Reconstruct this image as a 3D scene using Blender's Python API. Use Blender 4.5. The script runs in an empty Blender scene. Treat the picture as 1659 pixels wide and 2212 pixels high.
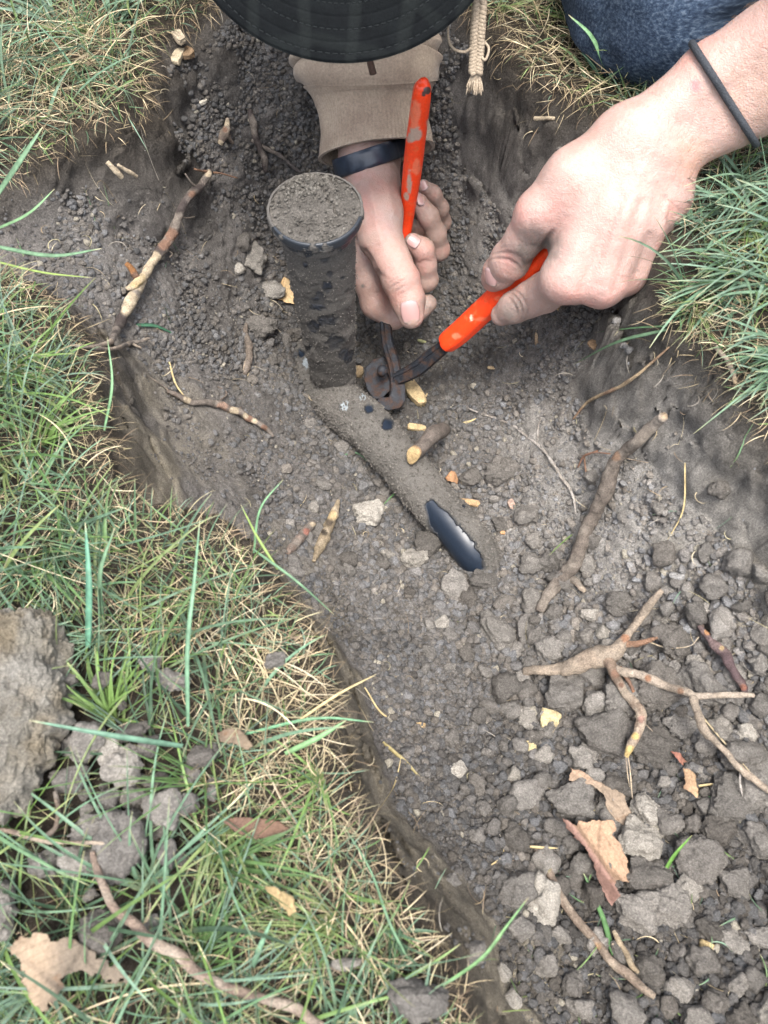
import bpy, math, random
import numpy as np
from mathutils import Vector

SC = bpy.context.scene
COLL = SC.collection
R = math.radians
random.seed(7)
rng = np.random.default_rng(7)

# ---------------------------------------------------------------- camera, sky, sun, exposure
TILT = R(23.0)
CAM_H = 0.366
FPX, UX, UY = 1663.7, 829.5, 1106.0          # focal length and centre, in units of a 1659 wide picture
cam_d = bpy.data.cameras.new('camera')
cam_d.sensor_fit = 'HORIZONTAL'
cam_d.sensor_width = 36.0
cam_d.lens = 36.0 * FPX / 1659.0
cam_d.clip_start = 0.01
cam_d.clip_end = 400.0
cam_d.dof.use_dof = True
cam_d.dof.focus_distance = 0.58
cam_d.dof.aperture_fstop = cam_d.lens / 1.9
cam = bpy.data.objects.new('camera', cam_d)
COLL.objects.link(cam)
cam.location = (0, 0, CAM_H)
cam.rotation_euler = (TILT, 0, 0)
SC.camera = cam

SUN_EL, SUN_AZ = R(80), R(170)
world = bpy.data.worlds.new('World')
SC.world = world
world.use_nodes = True
wn = world.node_tree
wn.nodes.clear()
sky = wn.nodes.new('ShaderNodeTexSky')
sky.sky_type = 'NISHITA'
sky.sun_disc = False
sky.sun_elevation = SUN_EL
sky.sun_rotation = SUN_AZ
sky.air_density = 1.0
sky.dust_density = 4.0
sky.ozone_density = 1.0
hs = wn.nodes.new('ShaderNodeHueSaturation')
hs.inputs['Saturation'].default_value = 0.42
bg = wn.nodes.new('ShaderNodeBackground')
bg.inputs['Strength'].default_value = 0.15
wo = wn.nodes.new('ShaderNodeOutputWorld')
wn.links.new(sky.outputs[0], hs.inputs['Color'])
wn.links.new(hs.outputs[0], bg.inputs['Color'])
wn.links.new(bg.outputs[0], wo.inputs['Surface'])
sun_d = bpy.data.lights.new('sun', 'SUN')
sun_d.energy = 1.5
sun_d.angle = R(20)
sun_d.color = (1.0, 0.95, 0.88)
sun = bpy.data.objects.new('sun', sun_d)
COLL.objects.link(sun)
sv = Vector((math.sin(SUN_AZ) * math.cos(SUN_EL), math.cos(SUN_AZ) * math.cos(SUN_EL), math.sin(SUN_EL)))
sun.rotation_euler = sv.to_track_quat('Z', 'Y').to_euler()
SC.view_settings.view_transform = 'Standard'
SC.view_settings.look = 'None'
SC.view_settings.gamma = 1.0
SC.view_settings.exposure = 1.90

# ---------------------------------------------------------------- helpers: picture rays, noise, meshes
CT, ST = math.cos(TILT), math.sin(TILT)

def ray(u, v):
    a = (np.asarray(u, float) - UX) / FPX
    b = (UY - np.asarray(v, float)) / FPX
    return np.stack([a, b * CT + ST, b * ST - CT], -1)

def D(u, v, t):                       # the place seen at (u, v) at depth t
    p = ray(u, v) * np.asarray(t, float)[..., None]
    p[..., 2] += CAM_H
    return p

def P(u, v, z):                       # the place seen at (u, v) at height z
    d = ray(u, v)
    t = (z - CAM_H) / d[..., 2]
    p = d * np.asarray(t)[..., None]
    p[..., 2] += CAM_H
    return p

def _hash(i, j, k, s):
    h = (i * 374761393 + j * 668265263 + k * 2147483647 + s * 144665) & 0xffffffff
    h = ((h ^ (h >> 13)) * 1274126177) & 0xffffffff
    h = ((h ^ (h >> 16)) * 2246822519) & 0xffffffff
    return ((h ^ (h >> 15)) & 0xffff).astype(np.float32) / 32767.5 - 1.0

def vnoise(Pt, s=0):
    Pt = np.asarray(Pt, np.float64)
    i = np.floor(Pt).astype(np.int64)
    f = (Pt - i).astype(np.float32)
    f = f * f * f * (f * (f * 6 - 15) + 10)
    x, y, z = i[..., 0], i[..., 1], i[..., 2]
    fx, fy, fz = f[..., 0], f[..., 1], f[..., 2]
    def L(a, b, t):
        return a + (b - a) * t
    c = {}
    for a in (0, 1):
        for b in (0, 1):
            for d in (0, 1):
                c[a, b, d] = _hash(x + a, y + b, z + d, s)
    return L(L(L(c[0,0,0], c[1,0,0], fx), L(c[0,1,0], c[1,1,0], fx), fy),
             L(L(c[0,0,1], c[1,0,1], fx), L(c[0,1,1], c[1,1,1], fx), fy), fz)

def fbm(Pt, freq, octs=4, s=0, gain=0.5):
    o, a, n = 0.0, 1.0, 0.0
    Pt = np.asarray(Pt) * freq
    for k in range(octs):
        o = o + a * vnoise(Pt, s + k * 17)
        n += a
        a *= gain
        Pt = Pt * 2.03 + 7.31
    return o / n

def sstep(a, b, x):
    t = np.clip((x - a) / (b - a), 0, 1)
    return t * t * (3 - 2 * t)

def make_mesh(name, V, faces, mat, parent=None, smooth=True, col=None, auto=None):
    """faces: list of int arrays, each (m, 3) or (m, 4)"""
    me = bpy.data.meshes.new(name)
    V = np.ascontiguousarray(V, np.float32)
    me.vertices.add(len(V))
    me.vertices.foreach_set('co', V.ravel())
    faces = [np.asarray(f, np.int32) for f in faces if len(f)]
    tot = np.concatenate([np.full(len(f), f.shape[1], np.int32) for f in faces])
    idx = np.concatenate([f.ravel() for f in faces])
    me.loops.add(len(idx))
    me.loops.foreach_set('vertex_index', idx)
    me.polygons.add(len(tot))
    st = np.concatenate([[0], np.cumsum(tot)[:-1]]).astype(np.int32)
    me.polygons.foreach_set('loop_start', st)
    if col is not None:
        ca = me.attributes.new('Col', 'FLOAT_COLOR', 'POINT')
        c4 = np.ones((len(V), 4), np.float32)
        c4[:, :3] = col
        ca.data.foreach_set('color', c4.ravel())
    me.update(calc_edges=True)
    me.polygons.foreach_set('use_smooth', np.full(len(tot), bool(smooth)))
    if mat is not None:
        me.materials.append(mat)
    ob = bpy.data.objects.new(name, me)
    COLL.objects.link(ob)
    if parent is not None:
        ob.parent = parent
    return ob

class MB:
    def __init__(s):
        s.V, s.F, s.C, s.n = [], [], [], 0
    def add(s, V, F, col=None):
        V = np.asarray(V, float).reshape(-1, 3)
        for f in (F if isinstance(F, list) else [F]):
            if len(f):
                s.F.append(np.asarray(f) + s.n)
        s.V.append(V)
        if col is not None:
            s.C.append(np.broadcast_to(np.asarray(col, float), (len(V), 3)))
        s.n += len(V)
    def build(s, name, mat, parent=None, smooth=True):
        f3 = [f for f in s.F if f.shape[1] == 3]
        f4 = [f for f in s.F if f.shape[1] == 4]
        fs = ([np.concatenate(f3)] if f3 else []) + ([np.concatenate(f4)] if f4 else [])
        col = np.concatenate(s.C) if s.C else None
        return make_mesh(name, np.concatenate(s.V), fs, mat, parent, smooth, col)

def tag(o, label=None, cat=None, group=None, kind=None):
    if label: o['label'] = label
    if cat: o['category'] = cat
    if group: o['group'] = group
    if kind: o['kind'] = kind
    return o

def empty(name, loc=(0, 0, 0)):
    o = bpy.data.objects.new(name, None)
    o.empty_display_size = 0.02
    COLL.objects.link(o)
    o.location = loc
    return o

def catmull(pts, n):
    """resample control rows (any columns) through a Catmull-Rom curve, n per span"""
    p = np.asarray(pts, float)
    q = np.vstack([2 * p[0] - p[1], p, 2 * p[-1] - p[-2]])
    out = []
    for i in range(1, len(q) - 2):
        t = np.linspace(0, 1, n, endpoint=False)[:, None]
        a, b, c, d = q[i - 1], q[i], q[i + 1], q[i + 2]
        out.append(0.5 * ((2 * b) + (c - a) * t + (2 * a - 5 * b + 4 * c - d) * t ** 2 + (3 * b - a - 3 * c + d) * t ** 3))
    out.append(q[-2][None])
    return np.vstack(out)

def frames(C):
    T = np.gradient(C, axis=0)
    T /= np.linalg.norm(T, axis=1)[:, None] + 1e-12
    up = np.array([0.0, 0.0, 1.0]) if abs(T[0, 2]) < 0.9 else np.array([1.0, 0, 0])
    N = np.zeros_like(C)
    n = up - T[0] * (up @ T[0])
    n /= np.linalg.norm(n)
    for i in range(len(C)):
        n = n - T[i] * (n @ T[i])
        n /= np.linalg.norm(n) + 1e-12
        N[i] = n
    return T, N, np.cross(T, N)

def tube(C, r, sides=10, caps=True, rough=0.0, rfreq=200.0, seed=0, flat=None):
    """C (n,3), r (n,) -> verts, [quads, tris]"""
    C = np.asarray(C, float)
    r = np.broadcast_to(np.asarray(r, float), (len(C),))
    T, N, B = frames(C)
    a = np.linspace(0, 2 * np.pi, sides, endpoint=False)
    d = N[:, None] * np.cos(a)[None, :, None] + B[:, None] * np.sin(a)[None, :, None] * (1 if flat is None else flat)
    V = C[:, None] + d * r[:, None, None]
    if rough:
        nz = fbm(V.reshape(-1, 3), rfreq, 3, seed).reshape(V.shape[:2])
        V = C[:, None] + d * (r[:, None] * (1 + rough * nz))[..., None]
    n = len(C)
    i, j = np.meshgrid(np.arange(n - 1), np.arange(sides), indexing='ij')
    j2 = (j + 1) % sides
    q = np.stack([i * sides + j, i * sides + j2, (i + 1) * sides + j2, (i + 1) * sides + j], -1).reshape(-1, 4)
    V = V.reshape(-1, 3)
    fs = [q]
    if caps:
        k = len(V)
        V = np.vstack([V, C[0] - T[0] * r[0] * 0.2, C[-1] + T[-1] * r[-1] * 0.2])
        jj = np.arange(sides)
        t1 = np.stack([np.full(sides, k), (jj + 1) % sides, jj], -1)
        o = (n - 1) * sides
        t2 = np.stack([np.full(sides, k + 1), o + jj, o + (jj + 1) % sides], -1)
        fs.append(np.vstack([t1, t2]))
    return V, fs

_ico = {}
def ico(sub):
    if sub in _ico:
        return _ico[sub]
    import bmesh
    bm = bmesh.new()
    bmesh.ops.create_icosphere(bm, subdivisions=sub, radius=1.0)
    V = np.array([v.co[:] for v in bm.verts])
    F = np.array([[v.index for v in f.verts] for f in bm.faces])
    bm.free()
    _ico[sub] = (V, F)
    return V, F

# ---------------------------------------------------------------- materials
class Mat:
    def __init__(s, name, rough=0.8, spec=0.3):
        s.m = bpy.data.materials.new(name)
        s.m.use_nodes = True
        s.t = s.m.node_tree
        s.b = s.t.nodes['Principled BSDF']
        s.b.inputs['Roughness'].default_value = rough
        s.b.inputs['Specular IOR Level'].default_value = spec
    def n(s, typ, **kw):
        nd = s.t.nodes.new(typ)
        for k, v in kw.items():
            if k in nd.inputs:
                nd.inputs[k].default_value = v
            else:
                setattr(nd, k, v)
        return nd
    def l(s, a, b):
        s.t.links.new(a, b)
    def coord(s, kind='Object'):
        if not hasattr(s, '_tc'):
            s._tc = s.n('ShaderNodeTexCoord')
        return s._tc.outputs[kind]
    def pos(s):                       # texture by real place, so copies of one shape differ
        g = s.n('ShaderNodeNewGeometry')
        s.coord = lambda kind='Object': g.outputs['Position']
    def noise(s, scale, detail=4, rough=0.6, vec=None, out='Fac'):
        nd = s.n('ShaderNodeTexNoise', Scale=scale, Detail=detail, Roughness=rough)
        s.l(vec if vec is not None else s.coord(), nd.inputs['Vector'])
        return nd.outputs[out]
    def ramp(s, fac, stops, interp='LINEAR'):
        nd = s.n('ShaderNodeValToRGB')
        cr = nd.color_ramp
        cr.interpolation = interp
        while len(cr.elements) < len(stops):
            cr.elements.new(0.5)
        for e, (p, c) in zip(cr.elements, stops):
            e.position = p
            e.color = (c[0], c[1], c[2], 1) if not isinstance(c, (int, float)) else (c, c, c, 1)
        s.l(fac, nd.inputs['Fac'])
        return nd.outputs['Color']
    def mix(s, fac, a, b, mode='MIX'):
        nd = s.n('ShaderNodeMix', data_type='RGBA', blend_type=mode)
        for sock, val in ((nd.inputs['Factor'], fac), (nd.inputs[6], a), (nd.inputs[7], b)):
            if hasattr(val, 'links') or hasattr(val, 'is_linked'):
                s.l(val, sock)
            elif isinstance(val, (int, float)):
                sock.default_value = val
            else:
                sock.default_value = (*val, 1)
        return nd.outputs[2]
    def attr(s, name='Col', out='Color'):
        return s.n('ShaderNodeAttribute', attribute_name=name).outputs[out]
    def base(s, c):
        if isinstance(c, tuple):
            s.b.inputs['Base Color'].default_value = (*c, 1)
        else:
            s.l(c, s.b.inputs['Base Color'])
    def bump(s, hs_, dist=0.001, strength=1.0):
        """hs_: list of (socket, weight)"""
        tot = None
        for h, w in hs_:
            m = s.n('ShaderNodeMath', operation='MULTIPLY')
            s.l(h, m.inputs[0]); m.inputs[1].default_value = w
            if tot is None:
                tot = m.outputs[0]
            else:
                a = s.n('ShaderNodeMath', operation='ADD')
                s.l(tot, a.inputs[0]); s.l(m.outputs[0], a.inputs[1]); tot = a.outputs[0]
        bp = s.n('ShaderNodeBump', Distance=dist, Strength=strength)
        s.l(tot, bp.inputs['Height'])
        s.l(bp.outputs[0], s.b.inputs['Normal'])

def soil_mat(name, attr=True, col=(0.1, 0.085, 0.07), rnd=False):
    m = Mat(name, 0.95, 0.15)
    m.pos()
    c = m.attr() if attr else m.n('ShaderNodeRGB').outputs[0]
    if not attr:
        c.node.outputs[0].default_value = (*col, 1)
    n1 = m.noise(900, 5, 0.75)
    n2 = m.noise(120, 4, 0.6)
    k = m.mix(1.0, c, m.ramp(n1, [(0.25, 0.42), (0.5, 0.92), (0.75, 1.7)]), 'MULTIPLY')
    k = m.mix(1.0, k, m.ramp(n2, [(0.3, 0.78), (0.7, 1.25)]), 'MULTIPLY')
    if rnd:
        oi = m.n('ShaderNodeObjectInfo')
        k = m.mix(1.0, k, oi.outputs['Color'], 'MULTIPLY')
        k = m.mix(1.0, k, m.ramp(oi.outputs['Random'], [(0, (0.62, 0.60, 0.58)), (0.5, (0.95, 0.95, 0.95)), (0.85, (1.25, 1.24, 1.22)), (1, (1.9, 1.88, 1.8))]), 'MULTIPLY')
    v = m.n('ShaderNodeTexVoronoi', Scale=700.0)
    m.l(m.coord(), v.inputs['Vector'])
    sp = m.ramp(v.outputs['Color'], [(0.0, 0.0), (0.93, 0.0), (0.97, 1.0)])
    sp2 = m.ramp(v.outputs['Distance'], [(0.18, 1.0), (0.3, 0.0)])
    f = m.mix(1.0, sp, sp2, 'MULTIPLY')
    k = m.mix(f, k, (0.42, 0.40, 0.36))
    m.base(k)
    n3 = m.noise(2600, 3, 0.7)
    m.bump([(n1, 1.0), (n2, 1.5), (n3, .35)], 0.0026, 1.0)
    return m.m

M = {}
M['soil'] = soil_mat('loose_soil')
M['clod'] = soil_mat('soil_clod_earth', False, (0.205, 0.192, 0.176), True)
M['crumb'] = soil_mat('soil_crumb_earth')
m = Mat('grass_blade', 0.5, 0.35)
c = m.attr()
n = m.noise(260, 3)
m.base(m.mix(1.0, c, m.ramp(n, [(0.3, 0.7), (0.7, 1.3)]), 'MULTIPLY'))
m.b.inputs['Subsurface Weight'].default_value = 0.0
tr = m.n('ShaderNodeBsdfTranslucent')
m.l(c, tr.inputs['Color'])
ms = m.n('ShaderNodeMixShader', Fac=0.15)
m.l(m.b.outputs[0], ms.inputs[1]); m.l(tr.outputs[0], ms.inputs[2])
m.l(ms.outputs[0], m.t.nodes['Material Output'].inputs['Surface'])
M['grass'] = m.m

# ---------------------------------------------------------------- the ground: one sheet with the dug pit in it
RIM = [(1950,1250,0),(1800,1000,0),(1659,880,0),(1600,815,0),(1545,745,0),(1470,690,0),(1440,600,0),(1455,480,0),(1400,330,0),(1310,235,0),(1200,180,0),
       (1120,110,0),(1060,40,0),(990,-20,0),(880,-90,0),(640,-100,0),(500,-40,0),(420,20,0),(330,75,0),(300,130,0),
       (305,215,0),(230,265,0),(120,310,0),(20,350,0),(-90,400,0),(-200,480,0),(-180,560,0),(-60,590,0),(50,630,0),(140,690,0),
       (165,770,0),(190,870,0),(215,960,0),(235,1050,0),(265,1115,0),(380,1120,0),(460,1140,0),(530,1215,0),(590,1300,0),(655,1400,0),
       (692,1520,0),(722,1650,0),(748,1780,0),(792,1890,0),(855,1975,0),(920,2080,0),(980,2200,0),(1030,2360,0),
       (1500,2700,0),(2300,2500,0),(2250,1700,0)]
rim = np.array([P(u, v, z)[:2] for u, v, z in RIM])

PITC = [ # picture place, height
 (720,850,-.20),(600,800,-.195),(560,650,-.175),(640,560,-.185),(850,880,-.205),(950,800,-.2),(1000,700,-.19),(980,600,-.18),
 (700,1000,-.20),(850,1050,-.203),(980,1160,-.203),(1060,1240,-.19),(760,1150,-.195),(650,1100,-.185),(900,1300,-.18),(780,1330,-.172),
 (1000,1400,-.172),(1150,1300,-.175),(1100,1050,-.19),(1060,900,-.197),(1200,900,-.15),(1180,1000,-.165),(1300,1000,-.125),(1240,1150,-.165),
 (1430,900,-.068),(1450,1100,-.09),(1600,1000,-.06),(1600,1200,-.075),(1600,880,-.025),(1480,780,-.040),(1350,760,-.078),(1200,760,-.13),
 (1100,700,-.17),(1659,1400,-.09),(1500,1400,-.115),(1350,1350,-.15),(1200,1500,-.155),(1000,1600,-.148),(860,1550,-.138),(820,1700,-.112),
 (1300,1700,-.14),(1500,1700,-.125),(1659,1700,-.115),(1100,1800,-.128),(930,1850,-.108),(1300,1950,-.125),(1550,1950,-.11),(1659,2050,-.10),
 (1000,1980,-.100),(1120,2080,-.092),(1250,2212,-.095),(1450,2212,-.09),(1659,2212,-.09),(1900,1600,-.09),(1900,2200,-.08),(1500,2500,-.06),
 # upper side
 (1050,300,-.085),(1050,450,-.125),(1150,500,-.10),(1250,500,-.075),(1350,650,-.06),(1150,250,-.035),(1250,300,-.022),(1000,180,-.045),(1150,380,-.07),
 (900,500,-.16),(850,300,-.11),(700,300,-.11),(620,400,-.135),(560,200,-.06),(450,150,-.03),(500,330,-.085),(520,480,-.13),(480,60,-.012),(850,170,-.06),(700,180,-.06),
 (640,100,-.035),(800,60,-.02),(950,60,-.018),
 # left face
 (420,400,-.075),(350,260,-.035),(300,480,-.07),(400,600,-.115),(200,480,-.04),(100,420,-.03),(0,460,-.03),(250,620,-.06),(300,730,-.085),
 (120,560,-.04),(0,530,-.03),(430,790,-.135),(500,850,-.155),(590,950,-.178),(600,1100,-.165),
 (220,780,-.05),(300,850,-.075),(400,900,-.11),(300,960,-.06),(400,1000,-.095),(500,1000,-.135),(320,1050,-.05),(450,1060,-.10),(560,1080,-.14),
 (620,1210,-.130),(690,1260,-.138),(640,1240,-.128),(740,1400,-.132),(780,1560,-.120),(800,1650,-.112)]
pc = np.array([P(u, v, z) for u, v, z in PITC])

def rbf_fit(X, f, reg=1e-4):
    r = np.linalg.norm(X[:, None] - X[None], axis=-1)
    n = len(X)
    K = r - reg * np.eye(n)
    A = np.zeros((n + 3, n + 3))
    A[:n, :n] = K
    A[:n, n] = 1; A[:n, n + 1:] = X
    A[n, :n] = 1; A[n + 1:, :n] = X.T
    w = np.linalg.solve(A, np.concatenate([f, np.zeros(3)]))
    return w
rw = rbf_fit(pc[:, :2], pc[:, 2], 0.02)
def rbf_eval(X):
    out = np.empty(len(X))
    for i in range(0, len(X), 40000):
        x = X[i:i + 40000]
        r = np.sqrt(((x[:, None] - pc[None, :, :2]) ** 2).sum(-1))
        out[i:i + 40000] = r @ rw[:-3] + rw[-3] + x @ rw[-2:]
    return out

def poly_sd(X, poly):                 # positive inside
    d = np.full(len(X), 1e9)
    ins = np.zeros(len(X), bool)
    a = poly
    b = np.roll(poly, -1, axis=0)
    for (ax, ay), (bx, by) in zip(a, b):
        ex, ey = bx - ax, by - ay
        wx, wy = X[:, 0] - ax, X[:, 1] - ay
        t = np.clip((wx * ex + wy * ey) / (ex * ex + ey * ey + 1e-12), 0, 1)
        d = np.minimum(d, (wx - t * ex) ** 2 + (wy - t * ey) ** 2)
        c1 = (ay <= X[:, 1]) & (by > X[:, 1]) & (ex * wy - ey * wx > 0)
        c2 = (ay > X[:, 1]) & (by <= X[:, 1]) & (ex * wy - ey * wx < 0)
        ins ^= (c1 | c2)
    d = np.sqrt(d)
    return np.where(ins, d, -d)

GS = 0.003                            # coarse helper grid
gx = np.arange(-0.75, 0.95, GS)
gy = np.arange(-0.45, 1.05, GS)
GX, GY = np.meshgrid(gx, gy, indexing='ij')
flat = np.stack([GX.ravel(), GY.ravel()], -1)
g_sd = poly_sd(flat, rim).reshape(GX.shape)
g_rb = np.clip(rbf_eval(flat), -0.215, -0.012).reshape(GX.shape)

def bil(A, xs, ys, x, y):
    fx = np.interp(x, xs, np.arange(len(xs)))
    fy = np.interp(y, ys, np.arange(len(ys)))
    i = np.clip(fx.astype(int), 0, len(xs) - 2); j = np.clip(fy.astype(int), 0, len(ys) - 2)
    a, b = fx - i, fy - j
    return (A[i, j] * (1 - a) * (1 - b) + A[i + 1, j] * a * (1 - b) + A[i, j + 1] * (1 - a) * b + A[i + 1, j + 1] * a * b)

def rim_dist(x, y):
    return bil(g_sd, gx, gy, x, y)

def wblob(x, y, spots, z=-0.1):
    """sum of soft round patches given as (u, v, radius in picture units, weight[, height])"""
    out = np.zeros(np.shape(x))
    for s in spots:
        zz = s[4] if len(s) > 4 else z
        p = P(s[0], s[1], zz)
        sg = s[2] / FPX * (CAM_H - zz) / 0.9
        out = out + s[3] * np.exp(-((x - p[0]) ** 2 + (y - p[1]) ** 2) / (2 * sg * sg))
    return out

def axis(lo, hi, step, far):
    core = np.arange(lo, hi, step)
    ext, s, p = [], step * 1.6, hi
    while p < far:
        ext.append(p); p += s; s *= 1.28
    ext.append(far)
    left, s, p = [], step * 1.6, lo - step
    while p > -far:
        left.append(p); p -= s; s *= 1.28
    left.append(-far)
    return np.concatenate([left[::-1], core, ext])
STEP = 0.00092
ax_ = axis(-0.36, 0.46, STEP, 60.0)
ay_ = axis(-0.15, 0.62, STEP, 60.0)
TX, TY = np.meshgrid(ax_, ay_, indexing='ij')
sd = rim_dist(TX, TY)
rb = bil(g_rb, gx, gy, TX, TY)
P2 = np.stack([TX, TY, np.zeros_like(TX)], -1)
Pz = np.stack([TX, TY, rb * sstep(0.0, 0.03, sd)], -1)
sdn = sd + 0.007 * fbm(Pz, 45, 2, 3)
wallw = 0.028 + 0.03 * np.clip(wblob(TX, TY, [(1010,2060,90,.8),(900,1900,60,.3)], 0), 0, 1)
inside = sstep(0.0, wallw, sdn)
near = np.exp(-(TX ** 2 + (TY - 0.2) ** 2) / 2.0)
lawn = 0.004 * fbm(P2, 18, 3, 11) * near
TZ = lawn * (1 - inside) + rb * inside
# how lumpy the earth is: loose heaps against shovel-smoothed faces
roughm = 0.75 + wblob(TX, TY, [(330,880,120,-.5),(450,1000,120,-.5),(1420,1150,130,-.35),(1150,420,150,-.45),(200,450,150,-.5),(1330,950,150,-.45),(1050,300,90,-.4),(1500,1150,120,-.3),
                               (1350,1850,330,.5),(1500,1550,200,.4),(620,450,110,.4),(1500,950,100,.1),(1560,1330,70,-.3)], -0.12)
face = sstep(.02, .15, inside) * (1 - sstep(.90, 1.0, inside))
roughm = np.clip(roughm, 0.2, 1.5) * (1 - .65 * face)
dzx = np.gradient(TZ, ax_, axis=0); dzy = np.gradient(TZ, ay_, axis=1)
NRM = np.stack([-dzx, -dzy, np.ones_like(TZ)], -1)
NRM /= np.linalg.norm(NRM, axis=-1)[..., None]
P3 = np.stack([TX, TY, TZ], -1)
steep = sstep(.75, .45, NRM[..., 2]) if False else 1 - sstep(.35, .8, NRM[..., 2])
core_m = ((TX > -0.4) & (TX < 0.5) & (TY > -0.19) & (TY < 0.66)).astype(float)
def ridge(Pt, f, s):
    return 1 - 2 * np.abs(vnoise(Pt * f, s))
disp = (0.0042 * fbm(P3, 40, 3, 21) + 0.0024 * fbm(P3, 120, 2, 23) * roughm
        + 0.0017 * (np.abs(fbm(P3, 230, 2, 25)) * 2 - 0.4) * roughm * (1 - .7 * steep) + 0.0012 * (np.abs(fbm(P3, 520, 2, 27)) * 2 - .3) * (0.4 + 0.6 * roughm) * (1 - steep))
cr = ridge(P3 + 0.01 * np.stack([fbm(P3, 60, 2, 31)] * 3, -1), 26, 33)
crack = -0.0028 * sstep(0.93, 0.99, cr) * np.clip(wblob(TX, TY, [(1430,950,110,1),(200,500,120,.7),(350,350,120,.6)], -0.08), 0, 1)
disp = disp + steep * (.0028 * fbm(P3, 60, 2, 35) + .0012 * (np.abs(fbm(P3, 120, 2, 37)) * 2 - .4)) * (1 - .6 * ((TX < .1) & (TY < .24)))
disp = (disp + crack) * core_m
P3 = P3 + NRM * disp[..., None]
HZ = P3[..., 2].copy()
def H(x, y):
    return bil(HZ, ax_, ay_, np.asarray(x, float), np.asarray(y, float))

# earth colours (albedo): grey brown, paler where it has dried, tan on the cut faces (lower-left one lightened against its shade), darker in the middle
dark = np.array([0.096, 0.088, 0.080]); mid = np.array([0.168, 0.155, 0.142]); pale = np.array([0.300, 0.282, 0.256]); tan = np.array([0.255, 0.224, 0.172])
q = 0.5 + 0.5 * fbm(P3, 22, 4, 41) + wblob(TX, TY, [(1350,1000,190,.75),(1500,1200,130,.4),(1250,1200,150,.3),(1550,1350,140,.5),(1150,420,130,.2),(600,950,110,.05),(850,700,190,-.35),
      (500,350,200,-.12),(700,1450,100,-.1),(1050,1850,180,-.2),(900,1600,150,-.15),(560,650,120,-.2),(180,500,140,.28),(1400,1700,200,-.5),(1480,2000,160,-.35),(1150,900,120,.3),(1050,500,140,.1),(850,760,110,-.45),(740,620,90,-.3),(560,450,120,-.2),(950,560,80,-.2)], -0.14)  # negative blobs over the heap paint crevice shade between the clods
q = q[..., None]
TC = dark + (mid - dark) * sstep(0.05, 0.5, q) + (pale - mid) * sstep(0.6, 1.35, q)
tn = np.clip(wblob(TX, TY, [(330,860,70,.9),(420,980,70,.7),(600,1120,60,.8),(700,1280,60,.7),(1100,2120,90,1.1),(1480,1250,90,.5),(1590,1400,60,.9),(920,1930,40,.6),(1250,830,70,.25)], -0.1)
             * (0.6 + 0.8 * fbm(P3, 50, 3, 47)) + face * 1.0 * (TX < .10) * (TY < .24), 0, 1)[..., None]  # face term: extra tan painted on the lower-left wall to offset deep shade
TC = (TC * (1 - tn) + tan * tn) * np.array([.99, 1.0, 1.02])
lawnc = np.array([0.052, 0.043, 0.033])
li = inside[..., None]
far_ = sstep(.7, 1.6, np.hypot(TX, TY - .2))[..., None]
lawnc = lawnc * (1 - far_) + np.array([0.085, 0.115, 0.050]) * far_
TC = lawnc * (1 - li) + TC * li
nx, ny = TX.shape
ii, jj = np.meshgrid(np.arange(nx - 1), np.arange(ny - 1), indexing='ij')
q4 = np.stack([ii * ny + jj, (ii + 1) * ny + jj, (ii + 1) * ny + jj + 1, ii * ny + jj + 1], -1).reshape(-1, 4)
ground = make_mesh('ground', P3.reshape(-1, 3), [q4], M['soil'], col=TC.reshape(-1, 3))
tag(ground, kind='structure')

def G(u, v, lift=0.0):                # the place on the ground seen at (u, v)
    d = ray(u, v)
    t = np.arange(0.26, 1.1, 0.0015)
    p = d[None] * t[:, None]
    h = H(p[:, 0], p[:, 1]) + lift
    below = p[:, 2] + CAM_H < h
    k = int(np.argmax(below)) if below.any() else len(t) - 1
    return np.array([p[k, 0], p[k, 1], p[k, 2] + CAM_H])
# ---------------------------------------------------------------- loose earth: crumbs too many to count, then single clods
def lump(sub, seed, amp=0.28, freq=1.3, squash=0.8):
    V, F = ico(sub)
    o = np.array([seed * 3.1, seed * 1.7, seed * 5.3])
    d = 1 + amp * fbm(V + o, freq, 2, seed) * 1.6
    if sub >= 3:
        d = d + 0.11 * (np.abs(fbm(V + o, freq * 2.8, 3, seed + 5)) * 2 - .4) + 0.05 * (np.abs(fbm(V + o, freq * 8, 3, seed + 9)) * 2 - .4)
    if sub >= 2:                       # broken faces: cut by a few random planes
        rp = np.random.default_rng(seed)
        nn_ = rp.normal(size=(11, 3)); nn_ /= np.linalg.norm(nn_, axis=1)[:, None]
        hh = rp.uniform(.62, 1.02, 11)
        dd = np.maximum(V @ nn_.T, 1e-3)
        cut = (np.minimum(hh[None] / dd, 3.0) ** -18).sum(1) ** (-1 / 18)
        d = d * (0.08 + 0.92 * np.minimum(cut * 1.18, 1.3))
    V = V * d[:, None]
    V[:, 2] *= squash
    return V, F

def rot_mats(n, rg):
    q = rg.normal(size=(n, 4)); q /= np.linalg.norm(q, axis=1)[:, None]
    w, x, y, z = q.T
    return np.stack([1 - 2 * (y * y + z * z), 2 * (x * y - z * w), 2 * (x * z + y * w),
                     2 * (x * y + z * w), 1 - 2 * (x * x + z * z), 2 * (y * z - x * w),
                     2 * (x * z - y * w), 2 * (y * z + x * w), 1 - 2 * (x * x + y * y)], -1).reshape(n, 3, 3)

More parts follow.
